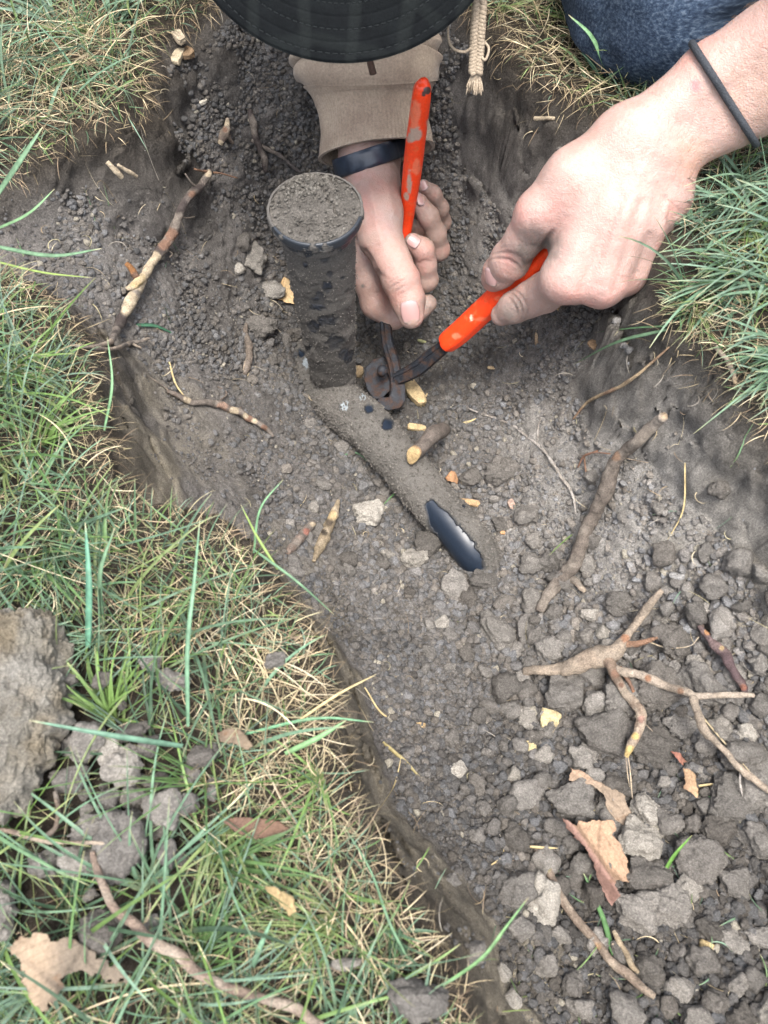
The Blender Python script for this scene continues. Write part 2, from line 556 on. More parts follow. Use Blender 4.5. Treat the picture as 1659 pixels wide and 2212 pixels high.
CR_FINE = [(700,620,150,1.2),(620,700,110,1),(980,1180,220,1.3),(750,1000,160,.8),(900,1500,180,1.4),(1050,1750,220,1.6),(1300,1700,260,1.3),(1500,2000,260,1.3),
           (1150,1350,150,1.2),(1350,1250,160,.7),(1050,850,120,.9),(560,520,120,.8),(600,280,150,.45),(1150,430,130,.25),(1450,780,90,.45),(1450,1450,200,1.2),(1200,2100,180,1.3),(850,1800,90,.9),(430,700,100,.2),(1420,1050,150,-.6),(1300,920,110,-.5),(200,480,150,-.25),(1250,880,90,-.5),(1150,400,130,-.25),
           (800,420,150,.3),(1000,650,120,.2),(1480,620,80,1.0),(1300,800,120,.4)]
_sx = np.gradient(bil(HZ, ax_, ay_, GX, GY), GS, axis=0); _sy = np.gradient(bil(HZ, ax_, ay_, GX, GY), GS, axis=1)
_sl = np.hypot(_sx, _sy)
def slope_at(x, y):
    return bil(_sl, gx, gy, x, y)
def scatter(n, rmin, rmax, power, spots, sub, seed, base=0.15, embed=0.35, name=None, zref=-0.15, smax=2.0, edge=.020):
    rg = np.random.default_rng(seed)
    lo, hi = np.array([-0.34, -0.13]), np.array([0.44, 0.60])
    X = []
    got = 0
    while got < n:
        c = rg.random((n * 3, 2)) * (hi - lo) + lo
        w = np.clip(base + 0 * c[:, 0] + wblob(c[:, 0], c[:, 1], spots, zref), 0, 2) / 2
        w *= (rim_dist(c[:, 0], c[:, 1]) > edge)
        w *= 1 - sstep(smax * .5, smax, slope_at(c[:, 0], c[:, 1]))
        w *= 0.35 + 1.3 * sstep(-0.25, 0.45, fbm(np.c_[c, np.zeros(len(c))], 38, 2, 77 + seed))
        k = c[rg.random(len(c)) < w]
        X.append(k); got += len(k)
    X = np.concatenate(X)[:n]
    r = rmin + (rmax - rmin) * rg.random(n) ** power
    z = H(X[:, 0], X[:, 1]) + r * (1 - embed) * 0.55
    temps = [lump(sub, s + 100, 0.26, 1.2, 0.85) for s in range(8)]
    Rm = rot_mats(n, rg)
    which = rg.integers(0, 8, n)
    tone = np.clip(rg.normal(0.98, 0.17, n), 0.55, 1.6)
    grey = rg.random(n)
    base_c = np.array([0.174, 0.165, 0.156])[None] * tone[:, None] * (1 + 0.12 * (grey[:, None] - .5) * np.array([-1, 0, 1.4]))
    ground_tone = np.clip(0.72 + 0.5 * bil(q[..., 0], ax_, ay_, X[:, 0], X[:, 1]), 0.6, 1.5)  # crumbs follow the tone of the ground, painted heap shade included
    base_c = base_c * ground_tone[:, None]
    pale_ = rg.random(n) < 0.012
    base_c[pale_] = np.array([0.36, 0.33, 0.27])
    mb = MB()
    for k in range(8):
        s = which == k
        V, F = temps[k]
        W = np.einsum('nij,vj->nvi', Rm[s], V) * r[s][:, None, None]
        W[..., 2] *= 0.85
        W += np.c_[X[s], z[s]][:, None]
        m_ = s.sum()
        FF = (F[None] + (np.arange(m_) * len(V))[:, None, None]).reshape(-1, 3)
        mb.add(W.reshape(-1, 3), FF, np.repeat(base_c[s], len(V), axis=0))
    return mb
mb = scatter(50000, 0.0005, 0.0014, 2.0, CR_FINE, 1, 5, base=0.30, smax=3.6, edge=.014)
WALLS = [(560,180,120,1.4,-.06),(700,220,120,1.3,-.08),(1050,250,130,1.2,-.06),(480,330,110,1.1,-.09),(1000,420,110,.9,-.12),(1450,720,100,1.2,-.06),(1250,620,110,.5,-.1),(350,280,90,.9,-.05),(300,650,90,.6,-.08),(1080,400,90,1.3,-.09),(1000,200,80,1.0,-.05),(1180,330,80,1.0,-.05),(1380,680,90,1.0,-.06),(1320,760,70,.7,-.08),(1480,850,80,.8,-.05),(250,560,100,.5,-.06)]
CRUMBS_ON_WALLS = 17000
mbw = scatter(CRUMBS_ON_WALLS, 0.0008, 0.0026, 2.6, WALLS, 2, 9, base=0.0, smax=5.0, edge=.014, embed=.5)
mb2 = scatter(23000, 0.0009, 0.0030, 2.6, CR_FINE, 2, 6, base=0.05)
mb3 = scatter(1300, 0.0018, 0.0042, 1.6, [(1440,1650,170,1.5),(1520,1950,180,1.5),(1080,1330,90,.9),(1280,1480,120,1.0),(700,700,90,.4),(740,1060,80,.6)], 3, 8, base=0.0, embed=.1)
for c__ in range(len(mb3.C)): mb3.C[c__] = mb3.C[c__] * 1.18
for f in mb3.F: mb2.F.append(f + mb2.n)
mb2.V += mb3.V; mb2.C += mb3.C; mb2.n += mb3.n
for f in mbw.F: mb2.F.append(f + mb2.n)
mb2.V += mbw.V; mb2.C += mbw.C; mb2.n += mbw.n
for f in mb2.F: mb.F.append(f + mb.n)
mb.V += mb2.V; mb.C += mb2.C; mb.n += mb2.n
o = mb.build('soil_crumbs', M['crumb'])
tag(o, 'fine grey-brown crumbs of soil strewn over the floor of the dug hole', 'soil', kind='stuff')

CLOD_ME = []
for s in range(14):
    V, F = lump(5 if s < 5 else 4, s + 300, 0.15 + 0.05 * (s % 3), 1.1 + 0.25 * (s % 4), 0.92)
    t_ = make_mesh('soil_clod_shape', V, [F], M['clod'])
    CLOD_ME.append(t_.data)
    bpy.data.objects.remove(t_)
CLODS = []
def clod(x, y, z, rx, ry=None, rz=None, label=None, group=None, big=False, seed=None, cat='soil clod', name='soil_clod', rot=None):
    rg = random.Random(seed if seed is not None else len(CLODS) * 13 + 1)
    me = CLOD_ME[rg.randrange(0, 5) if big else rg.randrange(5, 14)]
    o = bpy.data.objects.new(name, me)
    COLL.objects.link(o)
    o.location = (x, y, z)
    ry = ry or rx; rz = rz or 0.75 * min(rx, ry)
    o.rotation_euler = (rg.uniform(-.3, .3), rg.uniform(-.3, .3), rot if rot is not None else rg.uniform(0, 6.28)) if rot is not None else (rg.uniform(0, 6.28), rg.uniform(0, 6.28), rg.uniform(0, 6.28))
    o.scale = (rx, ry, rz)
    tag(o, label, cat, group)
    CLODS.append(o)
    g_ = rg.uniform(.8, 1.25)
    o.color = (g_, g_, g_, 1)
    return o

# single clods the photograph shows (u, v, half width, half height in picture units, label)
KEY = [
 (1012,1290,19,26,'knobbly pale clod just below the buried end of the black pipe'),
 (1040,1252,30,22,'flat grey clod lying against the tip of the black pipe'),
 (1074,1355,30,46,'largest pale grey clod below the pipe end, upright and pear shaped'),
 (1086,1300,23,19,'rounded grey clod above right of the pear shaped clod below the pipe'),
 (1130,1345,17,34,'narrow upright clod right of the pear shaped clod'),
 (985,1258,24,30,'brown clod left of the flat clod at the pipe tip'),
 (1297,1575,52,46,'broad angular grey stone-like clod in the heap under the forked root'),
 (1400,1592,46,40,'grey clod with a pale patch at the tip of the hanging forked root'),
 (1212,1495,40,44,'large dark clod under the left arm of the forked root'),
 (1105,1535,22,20,'smooth grey clod at the left end of the heap under the forked root'),
 (1141,1548,18,22,'small grey clod with a white face next to the yellow wood flakes'),
 (1418,1480,44,44,'dark rough clod between the two arms of the forked root'),
 (1350,1500,42,42,'dark grey clod just right of where the root forks downward'),
 (1450,1370,34,36,'grey brown block of earth above the long arm of the forked root'),
 (1520,1475,46,40,'dark clod below the long pale arm of the forked root'),
 (1590,1620,44,38,'tan flat lump of earth near the right edge beside the long root'),
 (1470,1560,28,24,'small dark clod right of the clod with the pale patch'),
 (1232,1722,46,38,'dark rough clod resting on the half buried brown leaf'),
 (1330,1690,36,30,'dark clod above the half buried brown leaf'),
 (1400,1745,30,34,'rounded grey clod left of the curled small brown leaf'),
 (1438,1770,28,32,'grey clod touching the curled small brown leaf'),
 (1370,1805,46,46,'dark earthy clod right of the large torn leaf'),
 (1390,1883,50,38,'light grey clod with a flat top right of the large torn leaf'),
 (1433,1940,42,40,'pale grey stone-like clod below the green sprout'),
 (1505,1850,44,44,'light grey rough clod right of the green sprout'),
 (1575,1720,42,44,'grey brown clod at the right side above the pebbly heap'),
 (1620,1680,34,60,'tall tan clod cut by the right edge of the picture'),
 (1545,1790,32,28,'round grey clod in the pebbly heap near the right edge'),
 (1640,1810,40,34,'dark clod at the right edge of the pebbly heap'),
 (1370,1960,46,36,'brown crumbly clod below the tip of the large torn leaf'),
 (1580,1900,30,34,'grey clod in the lower right heap beside thin grass'),
 (1530,2000,28,28,'dark round clod in the lower right heap'),
 (1585,2030,32,22,'pale flat clod low in the right heap'),
 (1640,2020,34,22,'pale grey clod cut by the lower right edge'),
 (1175,1625,24,20,'brown clod left of the broad angular clod'),
 (1270,1450,30,26,'dark round clod tucked beneath the root fork'),
 (1185,1390,26,26,'dark clod at the lower end of the thick buried root'),
 (795,1108,31,26,'dark domed clod on the pit floor left of the pipe'),
 (925,1175,26,26,'brown round clod beside the shiny part of the pipe'),
 (893,1205,26,22,'crumbly clod below the shiny part of the pipe on its left'),
 (755,1210,20,18,'small grey clod between the split stick and the pipe'),
 (672,915,14,12,'pale grey pebble left of the elbow of the pipe'),
 (700,1045,16,13,'pale pebble in the loose soil left of the pipe'),
 (742,965,15,14,'small round clod against the left flank of the pipe'),
 (553,552,22,34,'upright brown clod left of the sprinkler cap below the curled rim'),
 (525,520,20,20,'brown clod on the pit wall left of the sprinkler'),
 (590,625,24,20,'dark clod above the folded yellow leaf'),
 (560,700,34,22,'flat grey clod below left of the folded yellow leaf'),
 (1020,1030,22,20,'grey clod right of the sawn stub on the pipe'),
 (1080,1130,20,16,'grey flat clod right of the middle of the pipe'),
 (1085,1018,30,26,'low grey clod on the right slope above the blue scrap'),
 (345,1640,12,12,'small pebble on the grass beside the clods'),
]
for k, (u, v, a, b, lab) in enumerate(KEY[:-1]):
    p = G(u, v + b * 0.3)
    t = (CAM_H - p[2]) / -ray(u, v)[2]
    rx, ry = a / FPX * t, b / FPX * t
    clod(p[0], p[1] + 0.0 , p[2] + 0.45 * min(rx, ry), rx, ry, 0.9 * min(rx, ry), lab, big=a > 24, seed=k, rot=0.0 + 0.3 * ((k * 37) % 7 - 3) / 3)

# the rest of the countable clods
HEAP = [(1400,1650,150,1.5),(1520,1900,170,1.6),(1280,1480,110,1.0),(1420,1420,160,.9),(1100,1350,100,.7),(1560,2050,150,1.0),(1180,2000,120,.35),(650,640,60,.45),(720,1080,80,.6)]
LANDMARKS = [(1300,1575,'around the broad angular clod'),(1130,1480,'at the left tip of the forked root'),(1440,1480,'between the arms of the forked root'),(1400,1600,'by the hanging root tip'),
 (1560,1560,'beside the lower arm of the forked root'),(1270,1730,'around the half buried leaf'),(1480,1700,'around the small curled leaf'),(1270,1860,'around the torn leaf'),(1455,1870,'around the green sprout'),
 (1600,1800,'at the right edge below the long root'),(1540,2020,'in the lower right corner'),(1250,2000,'along the long diagonal stick'),(1400,2130,'below the long diagonal stick'),(1060,1350,'under the end of the pipe'),
 (1200,1330,'at the foot of the thick buried root'),(720,1080,'left of the half buried pipe'),(640,640,'left of the sprinkler'),(1000,1700,'on the dark middle floor'),(1560,1400,'around the purplish root')]
def picture_place(V):
    Y, Z = V[:, 1], V[:, 2] - CAM_H
    t = -(Z * CT) + Y * ST
    return V[:, 0] / t * FPX + UX, UY - (Y * CT + Z * ST) / t * FPX, t
rg = np.random.default_rng(12)
n_small = 0
tries = 0
while n_small < 205 and tries < 20000:
    tries += 1
    x, y = rg.uniform(-0.2, 0.34), rg.uniform(-0.11, 0.5)
    if rim_dist(x, y) < 0.02: continue
    if rg.random() * 1.6 > wblob(np.array(x), np.array(y), HEAP, -0.14): continue
    heap_r = x > 0.07
    r = rg.uniform(0.0040, 0.0090 if heap_r else 0.0052) * (1.0 if rg.random() < .8 else 1.15)
    if any((x - o.location[0]) ** 2 + (y - o.location[1]) ** 2 < (0.75 * (r + o.scale[0])) ** 2 for o in CLODS): continue
    up = y > 0.27
    lu, lv, _t = [float(k_[0]) for k_ in picture_place(np.array([[x, y, float(H(x, y))]]))]
    tone_ = 'larger' if r > .0066 else 'small'
    mark = min(LANDMARKS, key=lambda k_: (k_[0] - lu) ** 2 + (k_[1] - lv) ** 2)[2]
    lab = tone_ + ' loose soil clod among those ' + mark
    grp = tone_ + ' clods ' + mark
    clod(x, y, float(H(x, y)) + 0.45 * r, r, r * rg.uniform(.75, 1.1), r * rg.uniform(.75, 1.0), lab, grp, seed=1000 + n_small)
    n_small += 1

# clods lying on the lawn at the lower left
LAWN_CL = [(212,1612,42,46,'rounded clod on the grass, right of the big block of earth'),(282,1655,46,50,'largest middle clod of the pile on the grass'),(172,1690,50,34,'wide grey clod left in the pile on the grass'),
 (335,1620,28,30,'small clod at the upper right of the pile on the grass'),(258,1630,26,34,'knobbly clod between two larger ones on the grass'),(300,1590,44,24,'flat clod at the top of the pile on the grass'),
 (225,1790,52,30,'pale clod under the thin white roots on the grass'),(285,1830,62,80,'biggest tall clod at the middle of the grassy pile'),(370,1750,50,50,'crumbly clod right of the biggest tall clod on the grass'),
 (420,1740,24,24,'small round clod at the right end of the grassy pile'),(375,1845,26,34,'clod standing alone right of the biggest tall clod in the grass'),(190,1860,40,40,'dark clod left of the long thin root on the grass'),
 (240,2010,44,52,'single round clod low in the grass under the long root'),(390,1480,36,30,'clod half hidden in grass above the pile'),(340,1440,26,20,'brown clod hidden in the grass above the pile'),
 (450,1640,40,30,'earth lump among straw right of the pile'),(165,1480,30,26,'brown clod touching the big block of earth'),(240,1480,24,20,'small brown clod right of the big block of earth'),
 (120,1860,34,34,'clod deep in the grass below the big block of earth'),(250,1730,30,26,'crumb-like clod in the centre of the grassy pile'),(310,1720,28,26,'dark clod in the centre of the grassy pile'),
 (900,2150,66,54,'flat brown clod in the grass at the bottom edge'),(750,2075,36,16,'long dark clod among straw near the bottom'),
 (10,1960,56,66,'grey clod cut by the left edge low in the grass'),(600,1440,30,22,'brown clod in thatch near the pit edge'),(930,2212,24,24,'small clod cut by the bottom edge')]
for k, (u, v, a, b, lab) in enumerate(LAWN_CL):
    p = P(u, v, 0.012)
    t = (CAM_H - 0.012) / -ray(u, v)[2]
    rx, ry = a / FPX * t, b / FPX * t
    p = G(u, v)
    clod(p[0], p[1], p[2] + 0.010 + 0.25 * min(rx, ry), rx * .78, ry * .78, 0.85 * min(rx, ry), lab, big=True, seed=500 + k, rot=0.2)
    CLODS[-1].color = (1.1, 1.1, 1.1, 1)
rgl = random.Random(5)
for k in range(34):                    # crumbs of the same pile between the blades
    u, v = rgl.gauss(270, 95), rgl.gauss(1740, 110)
    if u < 130: continue
    p = G(u, v); r_ = rgl.uniform(.0022, .0045)
    clod(p[0], p[1], p[2] + .005, r_, r_ * .9, r_ * .8, 'small crumb-like clod sunk in the grass around the pile of clods on the lawn', 'small clods in the lawn grass', seed=700 + k)
    CLODS[-1].color = (1.1, 1.1, 1.1, 1)
# the big block of earth
bigV, bigF = ico(7)
sgn = np.abs(bigV) ** 0.8 * np.sign(bigV)
bp = P(30, 1535, 0.02)
bigW = sgn * np.array([0.0225, 0.047, 0.018]) + np.array([bp[0] - 0.005, bp[1], 0.016])
bd = .0085 * fbm(bigW, 38, 3, 900) + .0038 * (np.abs(fbm(bigW, 85, 4, 902)) * 2 - .4) + .0016 * (np.abs(fbm(bigW, 330, 3, 905)) * 2 - .3)
bigW = bigW + bigV * bd[:, None]
cc = 0.5 + 0.5 * fbm(bigW, 60, 3, 911)[:, None]
bc = np.array([0.185, 0.168, 0.135]) * (1 - cc) + np.array([0.31, 0.295, 0.265]) * cc
oy = sstep(0.35, 0.75, 0.5 + 0.5 * fbm(bigW, 90, 2, 915))[:, None] * 0.4
bc = bc * (1 - oy) + np.array([0.22, 0.16, 0.08]) * oy
o = make_mesh('soil_block', bigW, [bigF], M['crumb'], col=bc)
tag(o, 'big block of dug-out earth with yellowish stains at the left edge on the grass', 'soil clod')
# ---------------------------------------------------------------- grass
def blades(X, az, L, e0, droop, W, curl, cols, K=7, z0=None, twist=None, clamp=True, rg=None, tipcol=None):
    """X (n,2) roots; returns an MB of tapering, bending ribbons"""
    n = len(X)
    rd_ = -rim_dist(X[:, 0], X[:, 1])
    free = np.random.default_rng(n).random(n) < .13
    L = np.where(free, L, np.minimum(L, .015 + 1.1 * np.maximum(rd_, 0)))
    P0 = np.c_[X, (H(X[:, 0], X[:, 1]) if z0 is None else z0)]
    pts = [P0]
    a, e = az.copy(), e0.copy()
    tans = []
    for k in range(K):
        d = np.stack([np.cos(a) * np.cos(e), np.sin(a) * np.cos(e), np.sin(e)], -1)
        p = pts[-1] + d * (L / K)[:, None]
        if clamp:
            hz = H(p[:, 0], p[:, 1])
            p[:, 2] = np.maximum(p[:, 2], hz + 0.0006)
        pts.append(p); tans.append(d)
        a = a + curl / K
        e = e - droop / K
    tans.append(tans[-1])
    Pt = np.stack(pts, 1); T = np.stack(tans, 1)
    side = np.cross(T, np.array([0, 0, 1.0]))
    side /= np.linalg.norm(side, axis=-1)[..., None] + 1e-9
    nn = np.cross(side, T)
    tw = (twist if twist is not None else np.zeros(n))[:, None, None]
    side = side * np.cos(tw) + nn * np.sin(tw)
    s = np.linspace(0, 1, K + 1)
    prof = (0.55 + 0.45 * np.minimum(1, s * 5)) * np.clip(1 - s, 0, 1) ** 0.45
    prof[-1] = 0.08
    w = (W[:, None] * prof)[..., None] * 0.5
    nn = np.cross(side, T)
    A = Pt - side * w; B = Pt + side * w; Cc = Pt + nn * w * -0.35     # a folded midrib, so the blade is not a flat card
    V = np.stack([A, Cc, B], 2).reshape(-1, 3)
    i = np.arange(n)[:, None] * (K + 1) * 3 + np.arange(K)[None] * 3
    i = i.ravel()
    F = np.vstack([np.stack([i, i + 1, i + 4, i + 3], -1), np.stack([i + 1, i + 2, i + 5, i + 4], -1)])
    col = np.repeat(cols[:, None], (K + 1) * 3, axis=1)
    sh = np.repeat(s, 3)[None, :, None]
    if tipcol is None:
        tipcol = np.array([0.42, 0.36, 0.2])
    k_ = sstep(0.85, 1.0, sh)
    k0 = 1 - sstep(0.0, 0.22, sh)
    col = col * (1 - k_ * .6) + tipcol * k_ * .6
    col = col * (1 - k0 * .35) + np.array([0.30, 0.28, 0.14]) * k0 * .35
    mb = MB(); mb.add(V, F, col.reshape(-1, 3))
    return mb

def lawn_pts(n, lo, hi, dens, rg, off=0.0):
    out, got = [], 0
    it = 0
    while got < n and it < 60:
        it += 1
        c = rg.random((n * 2, 2)) * (np.array(hi) - lo) + lo
        k = c[(rim_dist(c[:, 0], c[:, 1]) < off) & (rg.random(len(c)) < dens(c[:, 0], c[:, 1]))]
        out.append(k); got += len(k)
    o_ = np.concatenate(out)[:n]
    q_ = P(1440.0, 560.0, 0.0)
    return o_[np.hypot(o_[:, 0] - q_[0], o_[:, 1] - q_[1]) > .022]

GREENS = np.array([[0.080,0.140,0.040],[0.095,0.165,0.070],[0.120,0.195,0.105],[0.130,0.205,0.050],[0.050,0.090,0.042],[0.145,0.215,0.130],[0.165,0.205,0.065],[0.115,0.18,0.095]])
STRAWS = np.array([[0.44,0.36,0.23],[0.35,0.28,0.17],[0.50,0.43,0.30],[0.28,0.21,0.13],[0.20,0.145,0.095],[0.36,0.32,0.19]])
GREENS = GREENS * np.array([.80, .84, .98])
# sparser where clods were dropped on the lawn, browner along the cut edge
BARE = [(280,1700,110,-.6,0),(230,1820,110,-.55,0),(60,1550,90,-.95,0),(400,1470,60,-.3,0)]
def dg(x, y):
    d = 0.8 + wblob(x, y, BARE + [(650,1550,90,-.35,0),(1150,120,150,-.62,0),(560,60,90,-.5,0),(60,60,120,-.25,0),(1540,600,120,.2,0),(330,1250,140,.25,0)], 0)
    d = d * (0.35 + 1.2 * sstep(-.3, .4, fbm(np.stack([x, y, 0 * x], -1), 55, 2, 61)))
    return np.clip(d, 0.02, 1)
def dst(x, y):
    d = 0.36 + wblob(x, y, [(660,1560,110,.8,0),(740,1850,120,.6,0),(1200,130,170,.7,0),(150,130,150,.6,0),(60,620,80,.5,0),(500,1350,110,.3,0),(1480,700,90,.5,0),(950,2090,90,.3,0)] + BARE, 0)
    return np.clip(d, 0.03, 1)

def pal(n, P_, rg, p=None):
    c = P_[rg.choice(len(P_), n, p=p)] * rg.uniform(.6, 1.3, (n, 1))
    return c
BB = ((-0.42, -0.14), (0.50, 0.72))
rg = np.random.default_rng(101)
allg = MB()
def join(dst_, src):
    for f in src.F: dst_.F.append(f + dst_.n)
    dst_.V += src.V; dst_.C += src.C; dst_.n += src.n
# matted short grass
n = 19000
X = lawn_pts(n, *BB, dg, rg, off=-0.004)
n = len(X)
join(allg, blades(X, rg.uniform(0, 6.28, n), rg.uniform(.014, .046, n), rg.uniform(.10, 1.15, n), rg.uniform(.1, 1.1, n), rg.uniform(.0004, .0010, n), rg.normal(0, .30, n), pal(n, GREENS, rg), z0=H(X[:, 0], X[:, 1]) + rg.uniform(0, .004, n), twist=rg.uniform(-1, 1, n)))
# longer leaning blades
n = 2600
X = lawn_pts(n, *BB, dg, rg, off=-0.010)
n = len(X)
join(allg, blades(X, rg.normal(0.6, 1.5, n), rg.uniform(.045, .085, n), rg.uniform(.3, 1.0, n), rg.uniform(.3, 1.2, n), rg.uniform(.0009, .0023, n), rg.normal(0, .28, n), pal(n, GREENS, rg), K=10, z0=H(X[:, 0], X[:, 1]) + rg.uniform(0, .006, n), twist=rg.uniform(-.9, .9, n)))
# tufts
n_t = 430
T0 = lawn_pts(n_t, *BB, dg, rg, off=-0.006)
TXs, Az, Ls, Ws, Cs = [], [], [], [], []
for k in range(len(T0)):
    nb = rg.integers(10, 30)
    TXs.append(T0[k] + rg.normal(0, .0022, (nb, 2))); Az.append(rg.uniform(0, 6.28) + rg.normal(0, .75, nb))
    Ls.append(rg.uniform(.03, .08) * rg.uniform(.55, 1.1, nb)); Ws.append(rg.uniform(.0009, .0020) * rg.uniform(.7, 1.2, nb))
    Cs.append(GREENS[rg.integers(0, len(GREENS))] * rg.uniform(.75, 1.2, (nb, 1)))
# long blades swept towards the hole on the right bank
for k in range(26):
    u_, v_ = rg.uniform(1560, 1760), rg.uniform(380, 840)
    p_ = P(u_, v_, 0.0)[:2]
    if rim_dist(p_[:1], p_[1:])[0] > -.004: continue
    nb = rg.integers(5, 12)
    TXs.append(p_ + rg.normal(0, .0025, (nb, 2))); Az.append(np.pi + .45 + rg.normal(0, .35, nb) * (1 if k % 4 else 3))
    Ls.append(rg.uniform(.05, .085, nb)); Ws.append(rg.uniform(.0013, .0026, nb)); Cs.append(GREENS[[2, 5, 7][k % 3]] * rg.uniform(.85, 1.2, (nb, 1)))
X = np.concatenate(TXs); n = len(X)
join(allg, blades(X, np.concatenate(Az), np.concatenate(Ls), rg.uniform(.35, 1.15, n), rg.uniform(.6, 1.4, n), np.concatenate(Ws), rg.normal(0, .25, n), np.concatenate(Cs), K=10, twist=rg.uniform(-.8, .8, n)))
# blades growing on the lip of the pit and leaning out over it
n = 650
X = lawn_pts(n, *BB, lambda x, y: np.clip(dg(x, y) * (np.abs(rim_dist(x, y) + .006) < .010), 0, 1), rg, off=0.003)
n = len(X)
gxs = (rim_dist(X[:, 0] + .004, X[:, 1]) - rim_dist(X[:, 0] - .004, X[:, 1]))
gys = (rim_dist(X[:, 0], X[:, 1] + .004) - rim_dist(X[:, 0], X[:, 1] - .004))
azr = np.arctan2(gys, gxs) + rg.normal(0, .9, n)
join(allg, blades(X, azr, rg.uniform(.008, .028, n), rg.uniform(-.1, .9, n), rg.uniform(.3, 1.6, n), rg.uniform(.0005, .0011, n), rg.normal(0, .4, n), pal(n, GREENS, rg), K=8, twist=rg.uniform(-.8, .8, n)))
o = allg.build('green_grass', M['grass'])
tag(o, 'living green grass of the lawn around the dug hole', 'grass', kind='stuff')

strw = MB()
n = 19000
X = lawn_pts(n, *BB, dst, rg, off=0.004)
n = len(X)
join(strw, blades(X, rg.uniform(0, 6.28, n), rg.uniform(.010, .038, n), rg.uniform(-.15, .45, n), rg.uniform(-.2, .6, n), rg.uniform(.00028, .0007, n), rg.normal(0, .9, n), pal(n, STRAWS, rg), K=7, z0=H(X[:, 0], X[:, 1]) + rg.uniform(0, .010, n), twist=rg.uniform(-1.5, 1.5, n)))
n = 1300
X = lawn_pts(n, *BB, dst, rg, off=-0.008)
n = len(X)
join(strw, blades(X, rg.uniform(0, 6.28, n), rg.uniform(.035, .075, n), rg.uniform(.0, .6, n), rg.uniform(.1, .9, n), rg.uniform(.0005, .0010, n), rg.normal(0, .7, n), pal(n, STRAWS[:3], rg), K=12, z0=H(X[:, 0], X[:, 1]) + rg.uniform(0, .010, n), twist=rg.uniform(-1.5, 1.5, n)))
# dead roots and stems hanging out of the cut edge
n = 2900
X = lawn_pts(n, *BB, lambda x, y: np.clip((np.abs(rim_dist(x, y) - .002) < .007) * (0.5 + 0 * x), 0, 1), rg, off=0.010)
n = len(X)
gxs = (rim_dist(X[:, 0] + .004, X[:, 1]) - rim_dist(X[:, 0] - .004, X[:, 1]))
gys = (rim_dist(X[:, 0], X[:, 1] + .004) - rim_dist(X[:, 0], X[:, 1] - .004))
azr = np.arctan2(gys, gxs) + rg.normal(0, .8, n)
join(strw, blades(X, azr, rg.uniform(.005, .020, n), rg.uniform(-.9, .4, n), rg.uniform(.0, 1.2, n), rg.uniform(.00025, .0006, n), rg.normal(0, .7, n), pal(n, STRAWS[[0, 1, 3, 4, 4]], rg), K=7, z0=H(X[:, 0], X[:, 1]) + rg.uniform(-.001, .004, n), twist=rg.uniform(-1.5, 1.5, n)))
o = strw.build('dead_grass', M['grass'])
tag(o, 'tangled straw-coloured dead grass and thatch matted into the lawn edge', 'grass', kind='stuff')

# lawn further off, outside the picture
far = MB()
n = 26000
c = np.random.default_rng(5).random((n * 2, 2)) * np.array([3.4, 3.4]) + np.array([-1.7, -1.3])
k = ((c[:, 0] < BB[0][0]) | (c[:, 0] > BB[1][0]) | (c[:, 1] < BB[0][1]) | (c[:, 1] > BB[1][1])) & (rim_dist(c[:, 0], c[:, 1]) < 0)
X = c[k][:n]; n = len(X)
join(far, blades(X, rg.uniform(0, 6.28, n), rg.uniform(.04, .08, n), rg.uniform(.3, 1.2, n), rg.uniform(.2, 1.6, n), rg.uniform(.0013, .003, n), rg.uniform(-.9, .9, n), pal(n, np.vstack([GREENS, STRAWS[:2]]), rg), K=5))
o = far.build('lawn_grass', M['grass'])
tag(o, 'wider lawn of mixed green and dry grass beyond the hole', 'grass', kind='stuff')
# ---------------------------------------------------------------- sculpting: distance fields turned into one skin
def smin(a, b, k):
    h = np.maximum(k - np.abs(a - b), 0.0) / k
    return np.minimum(a, b) - h * h * k * 0.25

class Field:
    def __init__(s, lo, hi, h):
        s.lo, s.h = np.array(lo, float), h
        s.n = np.ceil((np.array(hi) - lo) / h).astype(int) + 1
        s.ax = [s.lo[i] + h * np.arange(s.n[i]) for i in range(3)]
        s.F = np.full(s.n, 0.05, np.float32)
    def box(s, segs, mg):
        a = np.array([[min(p0[i], p1[i]) - max(r0, r1) - mg for i in range(3)] for p0, p1, r0, r1 in segs]).min(0)
        b = np.array([[max(p0[i], p1[i]) + max(r0, r1) + mg for i in range(3)] for p0, p1, r0, r1 in segs]).max(0)
        i0 = np.clip(np.floor((a - s.lo) / s.h).astype(int), 0, s.n)
        i1 = np.clip(np.ceil((b - s.lo) / s.h).astype(int) + 1, 0, s.n)
        return tuple(slice(x, y) for x, y in zip(i0, i1))
    def group(s, segs, k, mg=0.02):
        sl = s.box(segs, mg)
        out = np.full([x.stop - x.start for x in sl], 0.05, np.float32)
        for sg in segs:
            s2 = s.box([sg], mg)
            X, Y, Z = np.meshgrid(*[s.ax[i][s2[i]] for i in range(3)], indexing='ij', sparse=True)
            p0, p1, r0, r1 = np.array(sg[0]), np.array(sg[1]), sg[2], sg[3]
            d = p1 - p0
            L2 = max(d @ d, 1e-12)
            t = np.clip(((X - p0[0]) * d[0] + (Y - p0[1]) * d[1] + (Z - p0[2]) * d[2]) / L2, 0, 1)
            dist = np.sqrt((X - p0[0] - t * d[0]) ** 2 + (Y - p0[1] - t * d[1]) ** 2 + (Z - p0[2] - t * d[2]) ** 2) - (r0 + (r1 - r0) * t)
            loc = tuple(slice(a.start - b.start, a.stop - b.start) for a, b in zip(s2, sl))
            out[loc] = smin(out[loc], dist.astype(np.float32), k)
        return sl, out
    def union(s, sl, f, k):
        s.F[sl] = smin(s.F[sl], f, k)

